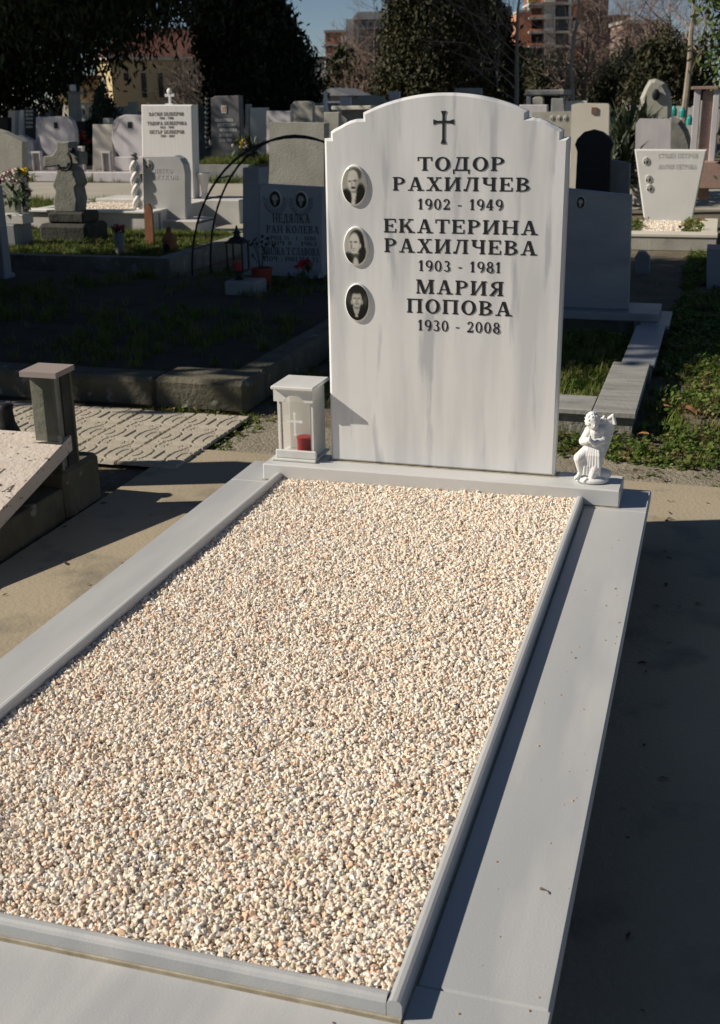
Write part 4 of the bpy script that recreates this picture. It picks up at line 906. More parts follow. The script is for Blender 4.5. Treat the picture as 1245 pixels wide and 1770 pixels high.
MB().box(-7.4, -3.59, 5.48, 7.9, G0, -.19).obj('plot_soil_bed', M_SOIL, pk)
tufts('plot_lawn', [(-7.3, 5.5), (-3.6, 5.5), (-3.6, 7.8), (-7.3, 7.8)], 5200, .042, GRASSC, -.19, 'sunny rough grass inside the kerbed plot on the left', 'grass')
tufts('plot_lawn_weeds', [(-7.3, 5.5), (-3.6, 5.5), (-3.6, 7.8), (-7.3, 7.8)], 1500, .035, WEEDC, -.19, 'leafy weeds in the sunny kerbed plot on the left', 'weeds')
# flower cup, terracotta house, wooden marker
Y = 6.0
a = ony(207, 428, Y); x_ = float(a[0]); z_ = -.19; zt3 = float(ony(207, 402, Y)[2])
tag(MB().lathe([(.03, 0), (.035, 0.01), (.048, zt3-z_-.01), (.05, zt3-z_), (.042, zt3-z_), (.001, zt3-z_-.02)], (x_, Y, z_), 16).obj('grey_vase', M_GREYST, loc=(x_, Y, z_)), 'plain grey cup vase standing in the sunny grass plot', 'vase')
bouquet('red_roses', (x_, Y, zt3-.03), .09, .055, [F_RED, F_PINKR, F_WHT, F_RED], 9, 'red and pink roses in the grey cup vase on the grass plot', seed=9, blossom=.028)
Y = 6.1; a = ony(294, 430, Y); x_ = float(a[0]); z_ = -.19; hh = float(ony(294, 392, Y)[2])-z_
th_ = thing('terracotta_lantern', (x_, Y, z_), 'small terracotta candle house standing in the grass plot', 'lantern')
b = MB(); N = 20
b.lathe([(.062, 0), (.066, .01), (.062, hh*.5), (.068, hh*.54), (.045, hh*.72), (.02, hh*.82), (.022, hh*.9), (.014, hh), (.001, hh)], (x_, Y, z_), 20); b.obj('body', M_TERRA, th_)
b = MB(); b.prism([(x_-.028, z_+.01), (x_+.028, z_+.01), (x_+.028, z_+hh*.3), (x_+.018, z_+hh*.4), (x_, z_+hh*.44), (x_-.018, z_+hh*.4), (x_-.028, z_+hh*.3)], Y-.0685, Y-.05); b.obj('candle_opening_shade', M_BLACK, th_)  # black panel on the body, shade of the hollow put into its colour
Y = 6.7; S('wooden_marker', [(251, 415), (265, 413), (262, 362), (257, 352), (251, 354), (249, 364)], Y, .03, M_WOOD, 'reddish brown round-topped wooden grave marker leaning by the grey headstone', 'grave marker', zbot=-.2)
# grey stone with twisted column
Y = 8.3
gs = SL('twisted_column_headstone', Y, 285, 398, 'light grey headstone with a twisted carved column on its left side')
arc = [(249, 388), (322, 388), (321, 300), (318, 284), (312, 274), (302, 269), (246, 270)]
S('slab', arc, Y, .14, mat('light_grey_marble', (.52, .52, .51), .6, var=(.44, .44, .43), scale=3), None, zbot=-.11, parent=gs, ch=.008)
x0, x1, _, _, z0, z1 = bxp(240, 332, 386, 400, Y, 0); MB().box(x0-.05, x1+.12, Y-.12, Y+.35, G0, -.111, .01).obj('base', M_STONE, gs)
xc = float(ony(240, 380, Y)[0])+.01; ztop = float(ony(240, 268, Y)[2]); b = MB()
for ph in (0, math.pi):
    pts = []; 
    for i in range(30):
        t = i/29; pts.append((xc+.030*math.cos(ph+t*15), Y-.02+.030*math.sin(ph+t*15), -.11+t*(ztop+.05)))
    b.tube(pts, [.028]*30, 8)
b.obj('twisted_column', M_FIG, gs, smooth=True)
MB().lathe([(.03, 0), (.045, .02), (.03, .04), (.04, .06), (.02, .075), (.001, .08)], (xc, Y-.02, ztop-.05), 12).obj('column_cap', M_GREYST, gs)
medallion(257, 284, .035, .050, 0, gs, y=Y, dome=.012)
tl('ПЕТКО', 267, 298, 299, 7, Y, mat('faint_lettering', (.60, .59, .57), .6), gs)
tl('ПЕТКОВ', 262, 308, 310, 7, Y, mat('faint_lettering'), gs)
# big white stone with its bed
Y = 9.3
wsx = SL('white_family_headstone', Y, 290, 340, 'tall white family headstone with three engraved names БЕЛБЕРОВ and a small cross on top')
S('slab', [(247, 345), (336, 345), (332, 181), (244, 181)], Y, .16, mat('bright_marble', (.80, .79, .77), .45, var=(.72, .71, .70), scale=6, stretch=(8, 8, .3)), None, ch=.012, zbot=.02, parent=wsx)
for s, ua, ub, v, h in (('ВАСИЛ БЕЛБЕРОВ', 258, 318, 200, 6), ('1926 - 1988', 276, 300, 206, 4), ('ТОДОРА БЕЛБЕРОВА', 255, 323, 216, 6), ('1923 - 1995', 277, 301, 222, 4), ('ПЕТЪР БЕЛБЕРОВ', 259, 319, 231, 6), ('1954 - 2007', 278, 302, 237, 4)):
    tl(s, ua, ub, v, h, Y, mat('brown_lettering', (.16, .13, .11), .6), wsx)
xc = float(ony(290, 180, Y)[0]); zt2 = float(ony(290, 181, Y)[2]); k = .0058
b = MB(); b.box(xc-.045, xc+.045, Y+.03, Y+.11, zt2+.001, zt2+.012); b.box(xc-.012, xc+.012, Y+.055, Y+.08, zt2+.0125, zt2+.17); b.box(xc-.055, xc+.055, Y+.056, Y+.079, zt2+.085, zt2+.115)
b.ell((xc, Y+.065, zt2+.14), (.032, .02, .035)); b.obj('cross', M_FIG, wsx)
tb = thing('white_grave_bed', (-5.5, 8.6, G0), 'white marble grave bed with pinkish gravel in front of the tall white headstone', 'grave bed')
xa, xb = float(onz(92, 400)[0]), -4.6
xW0, xW1 = -6.95, -5.2
MB().box(-6.35, -4.85, 7.95, 8.08, G0, -.02, .008).obj('front_panel', M_STONE, tb); MB().box(-6.42, -4.82, 7.92, 8.12, -.019, .005, .004).obj('coping', M_FIG, tb)
MB().box(-6.35, -6.22, 8.13, 9.2, G0, .0, .006).obj('side_panel', M_STONE, tb); MB().box(-4.98, -4.85, 8.13, 9.9, G0, .0, .006).obj('side_panel', M_STONE, tb)
MB().box(-6.2, -4.4, 9.22, 9.75, G0, .019, .01).obj('back_plinth', M_STONE, tb); MB().box(-6.21, -4.99, 8.09, 9.21, G0, -.05).obj('soil_core', M_PEBB, tb)
chip_bed('bed_gravel', -6.2, -5.0, 8.1, 9.2, lambda x, y: -.03, .014, .009, 'pinkish chips in the white marble grave bed on the left', .3)
p = ony(348, 336, 9.3); tag(MB().lathe([(.05, 0), (.055, .01), (.03, .04), (.035, .10), (.055, .2), (.075, .27), (.08, .28), (.06, .28), (.002, .2)], (float(p[0]), 9.4, .02), 18).obj('marble_vase', M_FIG, loc=(float(p[0]), 9.4, .02), smooth=True), 'white fluted marble vase right of the tall white headstone', 'vase')
S('marble_paving', [(320, 395), (440, 370), (440, 366), (350, 372)], 8.9, .0, M_STONE, None) if False else None
sheet('pale_paving', [(-5.6, 7.95), (-3.2, 8.2), (-2.4, 9.3), (-4.3, 9.3)], G0+.03, M_ROAD)
sheet('light_slab_path', [(-9.5, 7.35), (-6.4, 7.7), (-6.4, 8.6), (-9.5, 8.6)], G0+.025, mat('pinkish_pavement', (.50, .44, .40), .9))
# stone cross
Y = 6.9
sc = SL('stone_cross', Y, 120, 410, 'weathered grey stone cross with a wreath on a heavy stepped base', 'grave cross')
def rb(u0, u1, v0, v1, y, dep, m, name, par, bev=.01):
    x0, x1, _, _, z0, z1 = bxp(u0, u1, v0, v1, y, dep); return MB().box(x0, x1, y, y+dep, z0, z1, bev).obj(name, m, par)
M_CROSS = mat('lichen_grey_stone', (.27, .265, .235), .9, var=(.18, .18, .15), scale=9, bump=.5, bscale=40)
x0, x1, _, _, z0, z1 = bxp(76, 158, 386, 412, Y, 0); MB().box(x0, x1, Y-.1, Y+.35, G0, z1, .03).obj('base_step', mat('mossy_stone_and_interior_shade', (.06, .06, .05), .95, var=(.03, .03, .025), scale=8, bump=.8, bscale=30), sc)
x0, x1, _, _, z0b, z1b = bxp(86, 148, 366, 386, Y, 0); MB().box(x0, x1, Y-.04, Y+.28, z1+.001, z1b, .02).obj('base_block', mat('mossy_stone_and_interior_shade'), sc)
S('body', [(94, 367), (131, 367), (133, 345), (129, 325), (134, 318), (128, 300), (127, 296), (116, 286), (100, 287), (97, 300), (90, 320), (95, 330), (92, 350)], Y, .2, M_CROSS, None, ch=.012, parent=sc)
S('cross_head', [(99, 290), (117, 290), (118, 283), (137, 285), (137, 264), (120, 262), (119, 245), (98, 245), (97, 258), (90, 268), (76, 270), (75, 290), (97, 287)], Y-.02, .16, M_CROSS, None, ch=.01, parent=sc)
b = MB(); rn = random.Random(11)
c0 = ony(108, 282, Y-.05)
for i in range(40):
    a_ = R(-150+200*i/39); r_ = .085; q = Vector((c0[0]+.02+r_*math.cos(a_)*.9, Y-.05, c0[2]+.02+r_*math.sin(a_)))
    b.ell(q, (.016, .014, .012), 6, 4, Matrix.Rotation(rn.uniform(0, 3), 3, 'Y'))
b.obj('wreath', M_DARKST, sc)
for u, v in ((120, 262),):
    q = ony(u+5, v-2, Y-.03); MB().ell(q, (.035, .03, .03), 10, 7).obj('carved_flower', M_DARKST, sc)
# left edge grave with flower vase
Y = 6.3
lg = SL('left_grave_block', Y, 45, 430, 'dark grey stepped grave block carrying a vase at the left edge', 'grave')
rb(-30, 28, 388, 455, Y, .3, M_BLUEST, 'block', lg, .01); rb(-20, 40, 371, 387.5, Y+.03, .18, M_STONE, 'ledge', lg, .006)
p = ony(33, 371, Y+.12); zb_ = float(p[2])
vz = thing('white_vase', (float(p[0]), Y+.12, zb_), 'pale fluted stone vase at the left edge of the photo', 'vase')
MB().lathe([(.028, 0), (.034, .01), (.022, .02), (.030, .09), (.034, .125), (.036, .13), (.028, .13), (.001, .12)], (float(p[0]), Y+.12, zb_+.001), 16).obj('body', M_STONE, vz)
b = MB().lathe([(.024, 0), (.036, .12)], (float(p[0])-.012, Y+.135, zb_+.002), 10); b.obj('green_liner', mat('bright_green_plastic', (.12, .62, .16), .5), vz)
pz = zb_+.12
bouquet('white_chrysanthemums', (float(p[0])-.02, Y+.1, pz), .27, .15, [F_WHT, F_WHT, F_WHT, F_MAG], 24, 'white and wine-red chrysanthemums on the left of the pale vase', seed=12, drop=.7, blossom=.042)
bouquet('yellow_daffodils', (float(p[0])+.05, Y+.14, pz), .29, .085, [F_YEL], 14, 'bright yellow daffodils in the vase at the left edge', seed=13, blossom=.040, drop=.4)
S('left_pale_headstone', [(-40, 400), (38, 395), (38, 245), (5, 228), (-40, 215)], 7.6, .12, M_LIME, 'pale grey headstone with a slanting top at the left edge behind the flowers', zbot=G0)
lp = [o for o in bpy.data.objects if o.name == 'left_pale_headstone'][0]
rs = thing('dark_pillar_monument', (float(ony(5, 520, 4.4)[0]), 4.4, G0), 'shaded blue-grey monument pillar cut by the left picture edge', 'monument')
rb(-60, 0, 322, 474, 4.4, .10, M_BLUEST, 'pillar', rs, .006); rb(-70, 9, 474.5, 492, 4.35, .15, M_BLUEST, 'moulding', rs, .01); rb(-70, 8, 492.5, 560, 4.36, .13, M_BLUEST, 'base', rs, .006)

# ================================================================ MIDDLE GROUND RIGHT
S('black_arched_headstone', [(993, 350), (1058, 350), (1056, 262), (1060, 250), (1056, 240), (1040, 228), (1025, 224), (1010, 228), (998, 240), (994, 250), (998, 262)], 5.4, .12, M_DARKST, 'black arched granite headstone behind the shaded marble one', zbot=G0)
S('dark_side_slab', [(1050, 350), (1091, 350), (1089, 283), (1050, 275)], 5.7, .1, M_GREYST, 'dark grey slab standing right of the black arched headstone', zbot=G0)
gy = 9.6
tr = SL('trapezoid_headstone', gy, 1150, 355, 'white inverted-trapezoid headstone with three oval photos on its left edge')
YT = 9.5
S('slab', [(1117, 352), (1198, 352), (1222, 259), (1097, 258)], YT, .12, mat('pale_veined', (.76, .75, .715), .5, var=(.70, .69, .66), scale=4), None, ch=.012, parent=tr, zbot=-.215)
for u, v in ((1117, 278), (1121, 309), (1123, 325)): medallion(u, v, .030, .038, 0, tr, y=YT, dome=.012)
x0, x1, _, _, z0, z1 = bxp(1095, 1226, 352, 360, YT, 0); MB().box(x0, x1, YT-.1, YT+.3, G0+.01, -.216, .006).obj('plinth', M_STONE, tr)
for i, (s, ua, ub, v) in enumerate((('СТОЯН ПЕТРОВ', 1138, 1206, 273), ('МАРИЯ ПЕТРОВА', 1138, 1204, 292))): tl(s, ua, ub, v, 8, YT, mat('faint_lettering'), tr)
gb = thing('pebble_grave_bed', (.3, 8.3, G0), 'stone-edged bed of cream pebbles in front of the inverted-trapezoid headstone', 'grave bed')
# kerb of that bed
xL, xR_ = float(onz(1078, 430, G0)[0]), float(onz(1238, 430, G0)[0])
zf_ = float(ony(1150, 402, 7.9)[2])
MB().box(xL-.15, xR_, 7.8, 8.0, G0, zf_-.03, .006).obj('front_kerb', M_LIME, gb); MB().box(xL-.16, xR_+.005, 7.79, 8.02, zf_-.029, zf_, .004).obj('front_coping', M_CREAM, gb)
MB().box(xR_-.14, xR_, 8.03, 9.3, G0, zf_, .006).obj('side_kerb', M_CREAM, gb); MB().box(xL-.16, xL-.05, 8.03, 9.3, G0, zf_, .006).obj('side_kerb', M_CREAM, gb)
MB().box(xL-.045, xR_-.145, 8.03, 9.3, G0, zf_-.05).obj('fill', M_PEBB, gb)
chip_bed('cream_pebbles', xL-.04, xR_-.15, 8.04, 9.3, lambda x, y: zf_-.035, .013, .0085, 'cream pebbles in the stone-edged bed on the right', .3)
tufts('bed_weeds', [(xL-.03, 8.1), (xL+.1, 8.1), (xL+.1, 9.2), (xL-.03, 9.2)], 40, .06, WEEDC, zf_-.04, 'weeds along the left side of the cream pebble bed', 'weeds')
tufts('bed_weeds', [(xR_-.3, 8.1), (xR_-.16, 8.1), (xR_-.16, 9.2), (xR_-.3, 9.2)], 50, .06, WEEDC, zf_-.04, 'weeds along the right side of the cream pebble bed', 'weeds')
S('cream_headstone', [(987, 300), (1054, 300), (1053, 182), (1051, 179), (1000, 178), (988, 181)], 11.0, .14, M_CREAM, 'smooth cream headstone with a tiny square photo above the black arched stone', zbot=G0)
q = ony(1027, 191, 10.985); tag(MB().box(q[0]-.03, q[0]+.03, 10.985, 10.999, q[2]-.035, q[2]+.035).obj('photo_plate', mat('brown_photo', (.22, .12, .09), .4), loc=q), 'tiny square brown photo plate on the cream headstone', 'photo plate')
S('lilac_headstone', [(1100, 290), (1162, 290), (1160, 212), (1158, 206), (1106, 205), (1099, 214)], 12.5, .14, M_LILAC, 'pinkish lilac headstone behind the inverted-trapezoid one', zbot=G0)
def rock(name, outline, y, th_, m, label, cat='headstone', seed=0):
    o = S(name, outline, y, th_, m, label, cat, ch=.05, zbot=G0)
    return o
rock('rough_rock_monument', [(1100, 260), (1162, 260), (1160, 185), (1157, 160), (1148, 143), (1133, 136), (1122, 138), (1114, 152), (1106, 170), (1113, 200)], 15, .4, M_LIME, 'tall rough pale rock monument with a dark oval relief')
q = ony(1134, 164, 14.97); b = MB(); b.ell(q, (.055, .03, .08), 16, 10); tag(b.obj('oval_relief', M_DARKST, loc=q, smooth=True), 'dark oval portrait relief on the rough pale rock monument', 'relief')
rock('rounded_boulder_monument', [(1150, 270), (1197, 270), (1196, 250), (1188, 225), (1176, 208), (1160, 202), (1152, 210)], 13.6, .4, mat('boulder', (.30, .29, .25), .9, var=(.16, .17, .16), scale=5, bump=.5, bscale=20), 'brown-grey rounded boulder monument right of the lilac headstone')
pg = SL('pink_granite_gate', 10.5, 1220, 330, 'tall pink granite monument with white side posts at the right edge', 'monument')
YG = 10.5
rb(1208, 1232, 157, 345, YG, .15, M_PINK, 'panel', pg, .004); rb(1197, 1208, 155, 262, YG-.05, .2, M_LILAC, 'side_post', pg, .004); rb(1229.5, 1240, 155, 279, YG-.05, .2, M_LILAC, 'side_post', pg, .004)
rb(1195, 1242, 149, 154.5, YG-.08, .26, M_PINK, 'lintel', pg, .004); rb(1180, 1290, 280, 326, YG-.2, .5, M_PINK, 'base', pg, .006)
for k_, (u, v) in enumerate(((1165, 190), (1180, 192), (1192, 205))):
    q = ony(u, v, 17.5); tag(MB().lathe([(.05, 0), (.055, .03), (.055, .10), (.03, .14), (.02, .16)], (float(q[0]), 17.5, float(q[2])-.1), 10).obj('watering_can', M_TEAL, loc=q), ['teal plastic watering can left of the pale tree trunk on the right', 'middle teal watering can of the three at the right', 'teal watering can beside the pink granite monument'][k_], 'watering can')
# slabs of the sunlit row on the left
def petal(name, outline, y, label):
    t = SL(name, y, outline[0][0], 300, label)
    S('slab', outline, y, .14, M_LILAC, None, ch=.01, parent=t)
    return t
ps = petal('round_marble_headstone', [(98, 272), (112, 270), (125, 262), (130, 245), (129, 225), (124, 209), (116, 202), (92, 201), (76, 203), (70, 215), (68, 235), (72, 255), (82, 268)], 17.6, 'rounded lilac marble headstone with a square dark photo, left of the second one like it')
pt = petal('round_marble_headstone', [(222, 285), (245, 283), (262, 262), (268, 235), (264, 212), (252, 200), (216, 198), (203, 203), (195, 218), (193, 240), (199, 258), (208, 272)], 17.2, 'rounded lilac marble headstone half hidden behind the tall white family headstone')
for t, (u, v), y in ((ps, (97, 217), 17.6), (pt, (225, 216), 17.2)):
    q = ony(u, v, y); MB().box(q[0]-.04, q[0]+.04, y-.012, y-.0005, q[2]-.055, q[2]+.055).obj('photo_plate', M_DARKST, t)
    for sgn in (-1, 1):
        for k in range(3):
            pts = [ony(u+sgn*(12+5*k), v-13, y), ony(u+sgn*(20+3.5*k), v-8+k, y), ony(u+sgn*(24+2.6*k), v+3+2*k, y), ony(u+sgn*(25+2.2*k), v+14+3*k, y)]
            MB().tube([(p[0], y+.002, p[2]) for p in pts], [.006, .013, .010, .004], 6).obj('carved_leaf', M_LILAC, t)
    x0 = float(ony(u-34, 282, y)[0]); MB().box(x0+.1, x0+.75, y-.02, y+.25, G0+.121, float(ony(u, 271, y)[2]), .01).obj('base', M_LILAC, t)
_xa, _xb = float(ony(20, 300, 16.3)[0]), float(ony(236, 300, 16.3)[0])
sheet('lilac_terrace', [(_xa, 16.2), (_xb, 16.2), (_xb, 19), (_xa, 19)], G0+.12, mat('pinkish_gravel', (.46, .38, .34), .9, var=(.37, .30, .27), scale=60, bump=.6, bscale=60), th=.12)
tk = MB().box(_xa, _xb+.05, 16.05, 16.195, G0, G0+.17, .01).obj('terrace_kerb', M_LILAC, loc=((_xa+_xb)/2, 16.1, G0)); tag(tk, 'long pale kerb in front of the two rounded marble headstones', 'kerb')
for i, (u, v0, v1, y) in enumerate(((62, 262, 280, 16.8), (183, 262, 290, 16.6), (136, 253, 287, 16.9))):
    x0, x1, _, _, z0, z1 = bxp(u-8, u+8, v0, v1, y, 0); t = thing('stone_lantern_box', (x0, y, z0), ['small grey stone candle house at the left end of the pale terrace', 'small white stone candle house in front of the second rounded headstone', 'grey stone candle pedestal behind the weathered cross'][i], 'grave lantern')
    MB().box(x0, x1, y, y+.1, z1-.03, z1, .004).obj('roof_slab', M_LILAC, t); MB().box(x0+.01, x0+.025, y, y+.09, G0+.14, z1-.031).obj('post', M_LILAC, t); MB().box(x1-.025, x1-.01, y, y+.09, G0+.14, z1-.031).obj('post', M_LILAC, t); MB().box(x0+.026, x1-.026, y+.05, y+.09, G0+.14, z1-.031).obj('back_panel', M_GREYST, t)
# dark headstone with portrait
Y = 18.0
dk = SL('dark_portrait_headstone', Y, 390, 262, 'dark grey granite headstone with a white-framed photo and carved braid on its left')
S('slab', [(364, 262), (416, 264), (413, 165), (372, 166), (364, 170)], Y, .2, mat('dark_grey_granite', (.12, .125, .13), .6, var=(.09, .09, .095), scale=30), None, ch=.01, parent=dk, zbot=G0)
b = MB()
for k in range(11):
    q = ony(357, 172+8.4*k, Y); b.tube([(q[0]-.035, Y+.03, q[2]+.04), (q[0]+.0, Y-.01, q[2]), (q[0]+.04, Y+.03, q[2]+.03)], [.012, .024, .01], 6)
b.obj('carved_braid', M_GREYST, dk, smooth=True)
q = ony(387.5, 189, Y); MB().box(q[0]-.05, q[0]+.05, Y-.012, Y-.0005, q[2]-.065, q[2]+.065).obj('photo_frame', M_CER, dk); MB().box(q[0]-.038, q[0]+.038, Y-.015, Y-.0125, q[2]-.05, q[2]+.05).obj('photo', mat('flesh_photo', (.40, .25, .20), .5), dk)
for s, ua, ub, v in (('ЕКАТЕРИНА', 372, 403, 210), ('АНАСТАСОВА', 376, 408, 218), ('НИКОЛОВА', 380, 410, 227), ('26 5 1920', 379, 401, 236), ('23 10 1989', 379, 401, 245)):
    tl(s, ua, ub, v, 5, Y, M_CER, dk)
dkb = thing('dark_grave_bed', (-6, 12.3, G0), 'dark kerbed grave bed with grass in front of the dark portrait headstone', 'grave bed')
_xa, _xb = float(ony(336, 295, 16.4)[0]), float(ony(430, 295, 16.4)[0]); _zt = float(ony(390, 285, 16.4)[2])
wall_between((_xa, 16.4), (_xb, 16.4), _zt-G0, .15, M_GREYST, dkb); MB().box(_xa, _xb, 16.56, 18.6, G0, _zt-.02).obj('soil_bed', M_SOIL, dkb)
tufts('bed_grass', [(_xa, 16.6), (_xb, 16.6), (_xb, 18.5), (_xa, 18.5)], 1100, .09, GRASSC, _zt-.02, 'pale green grass on the dark kerbed bed below the dark headstone', 'grass')
bouquet('yellow_wildflowers', (float(ony(418, 250, 17.0)[0]), 17.0, _zt-.02), .42, .20, [F_YEL, F_WHT], 14, 'yellowish flowers right of the dark portrait headstone', seed=21, blossom=.05)
# more lawns
tufts('far_lawn', [(-9.5, 8.8), (-6.5, 8.8), (-6.5, 11.8), (-9.5, 11.8)], 1800, .09, GRASSC, G0, 'sunny grass strip before the pale road on the left', 'grass')
tufts('middle_lawn', [(-4.3, 9.4), (-1, 9.4), (-1, 11.8), (-5, 11.8)], 1500, .08, GRASSC, G0, 'grass strip before the pale road in the middle', 'grass')
tufts('back_lawn', [(-14, 15.8), (4, 15.8), (6, 22), (-18, 22)], 3000, .13, GRASSC, G0, 'grass among the graves beyond the pale road', 'grass')
tufts('left_corner_lawn', [(-9, 6), (-7.5, 6), (-6.3, 7.6), (-9.5, 8.6)], 900, .08, GRASSC, G0, 'grass left of the weathered stone cross', 'grass')
# ================================================================ TREES
def leafcloud(name, C, size, m, parent, seed=0, down=.6, aspect=.4):
    """many small leaf faces round the points C (n, 3)"""
    r = np.random.default_rng(seed); n = len(C)
    d = r.normal(0, 1, (n, 3)); d[:, 2] -= down*1.6; d /= np.linalg.norm(d, axis=1)[:, None]
    e = np.cross(d, r.normal(0, 1, (n, 3))); e /= np.linalg.norm(e, axis=1)[:, None]
    s = size*r.uniform(.6, 1.5, n)[:, None]
    V = np.stack([C-d*s, C+e*s*aspect, C+d*s, C-e*s*aspect], 1).reshape(-1, 3)
    me = bpy.data.meshes.new(name); me.vertices.add(4*n); 
    rt = parent
    while rt is not None and rt.parent is not None: rt = rt.parent
    off = np.array(rt.location) if rt is not None else 0
    me.vertices.foreach_set('co', (V-off).astype(np.float32).ravel())
    me.loops.add(4*n); me.loops.foreach_set('vertex_index', np.arange(4*n, dtype=np.int32))
    me.polygons.add(n); me.polygons.foreach_set('loop_start', np.arange(0, 4*n, 4, dtype=np.int32)); me.polygons.foreach_set('loop_total', np.full(n, 4, np.int32))
    me.update(); a = me.attributes.new('tint', 'FLOAT', 'FACE'); a.data.foreach_set('value', r.uniform(0, 1, n).astype(np.float32))
    me.materials.append(m); o = bpy.data.objects.new(name, me); COL.objects.link(o)
    if parent is not None: o.parent = parent
    return o
def conifer(name, x, y, h, prof, n, size, m, label, z0=.2, clump=.22, seed=1, cat='tree', lean=0, inner=.55, group=None, squash=1):
    t = thing(name, (x, y, G0), label, cat, group); r = np.random.default_rng(seed)
    b = MB(); rm = max(p[1] for p in prof); b.tube([(x, y, G0-.05), (x+lean*.3, y, G0+h*.45), (x+lean, y, G0+h*.92)], [rm*.11, rm*.07, rm*.02], 8); b.obj('trunk', M_BARK, t)
    nc = n//34; f = r.uniform(0, 1, nc*3)
    hs_ = np.interp(f, [0, 1], [prof[0][0], prof[-1][0]]); rr = np.interp(hs_, [p[0] for p in prof], [p[1] for p in prof])
    keep = r.uniform(0, rm, nc*3) < rr*1.05; hs_, rr = hs_[keep][:nc], rr[keep][:nc]; k = len(hs_)
    a = r.uniform(0, 2*np.pi, k); q = inner+(1-inner)*r.uniform(0, 1, k)**.6; bump_ = 1+.13*np.sin(a*3+hs_*1.7+seed)+.10*np.sin(a*7+hs_*4.1)
    Cc = np.stack([x+lean*hs_/h+rr*q*bump_*np.cos(a), y+rr*q*bump_*np.sin(a)*squash, G0+hs_], 1)
    L_ = np.repeat(Cc, 34, 0)+r.normal(0, 1, (k*34, 3))*np.array([clump, clump, clump*1.15])
    leafcloud('crown', L_, size, m, t, seed, down=(1.3 if name == 'overhanging_conifer' else .6), aspect=(.34 if name == 'overhanging_conifer' else .4))
    bb = MB()
    for i in range(0, k, max(1, k//60)):
        if rm > 3 and rr[i] > 3: continue
        bb.tube([(x, y, max(G0+.3, Cc[i][2]-rr[i]*.35)), tuple(Cc[i])], [min(.03, .03*rm/1.5), .006], 3)
    bb.obj('branch', M_BARK, t); return t
def fd(u, d):
    """ground point at horizontal distance d along the sight line of photo column u"""
    q = ray(u, 173); k = d/math.hypot(q[0], q[1]); return CAM[0]+q[0]*k, CAM[1]+q[1]*k
def ppm(d): return FPX/d
# dark overhanging conifer at the upper left
x, y = fd(-95, 33)
t1 = conifer('overhanging_conifer', x, y, 14, [(1.15, 2.3), (1.75, 2.9), (2.3, 3.7), (2.8, 4.9), (3.4, 6.6), (4.2, 8.4), (6, 8.0), (9, 6), (14, 1)], 340000, .082, M_LEAFD, 'huge dark conifer hanging its branches over the upper left corner', clump=.30, seed=3, inner=.05)
x, y = fd(452, 38)
conifer('dark_cypress', x, y, 6.2, [(.1, 1.2), (1.0, 1.55), (2.15, 1.52), (3.4, 1.05), (4.6, .5), (6, .15)], 34000, .10, M_LEAFD, 'broad near-black cypress left of the sky gap', clump=.18, seed=4)
x, y = fd(405, 36)
conifer('dark_cypress', x, y, 9.0, [(.6, .4), (1.6, .6), (3, .9), (5, 1.1), (7, .7), (9, .1)], 18000, .10, M_LEAFD, 'slimmer dark conifer merging with the broad cypress on its left side', clump=.2, seed=5)
x, y = fd(748, 46)
conifer('olive_thuja', x, y, 9.5, [(.1, 1.0), (.9, 1.6), (2, 1.75), (3.4, 1.7), (4.5, 1.6), (6.5, 1.2), (9.5, .2)], 60000, .08, M_LEAFO, 'tall dark olive conifer right behind the top of the white headstone', clump=.2, seed=6)
x, y = fd(830, 52)
conifer('olive_thuja', x, y, 7.2, [(.1, 1.5), (1.5, 1.6), (3, 1.25), (4.5, .8), (7, .1)], 22000, .12, M_LEAFD, 'shorter dark conifer just right of the tall olive one', clump=.2, seed=7)
x, y = fd(600, 58); conifer('dark_shrub_tree', x, y, 4.2, [(.1, 1.2), (1.5, 1.25), (2.6, .7), (3.4, .1)], 10000, .13, M_LEAFO, 'low dark evergreen below the grey scaffolded building', clump=.2, seed=8)
x, y = fd(690, 55); conifer('dark_shrub_tree', x, y, 3.6, [(.1, 1.3), (1.2, 1.2), (2.4, .6), (3.0, .1)], 9000, .13, M_LEAFD, 'low dark evergreen left of the tall olive conifer', clump=.2, seed=9)
for i, (u, d, h, rr_) in enumerate(((905, 60, 3.4, 1.8), (960, 58, 3.0, 2.0), (1080, 50, 3.0, 1.6), (1150, 45, 3.4, 1.5), (1020, 62, 2.6, 1.6))):
    x, y = fd(u, d); conifer('dark_hedge_tree', x, y, h, [(.05, rr_), (1.2, rr_), (h*.7, rr_*.7), (h, .1)], 15000, .085, M_LEAFO if i % 2 else M_LEAFD,
        ['dark evergreen behind the small flat-roofed shelter, its left end', 'dark evergreen behind the small flat-roofed shelter, its right end', 'dark evergreen left of the rough pale rock monument', 'dark evergreen behind the rough pale rock monument', 'low dark evergreen above the cream headstone'][i], clump=.2, seed=20+i)
x, y = fd(177, 27)
conifer('small_spruce', x, y, 1.75, [(.35, .42), (.6, .50), (1.0, .30), (1.4, .15), (1.75, .02)], 7000, .045, ramp_mat('spruce_needles', [(.02, .035, .02), (.035, .055, .03), (.05, .07, .045)], .7, attr='tint'), 'small young spruce in front of the yellow hall', clump=.05, seed=30)
# near-left tree that shades the band behind the grave (outside the frame, its shade is in the picture)
conifer('shade_conifer', -6.6, 2.6, 8.0, [(.3, 1.8), (1.8, 2.25), (3.4, 2.3), (4.5, 1.85), (5.3, 1.55), (6.5, 1.2), (8, .3)], 90000, .11, M_LEAFD, 'dark conifer left of the frame whose shade crosses the plots behind', clump=.2, seed=31, inner=.12)
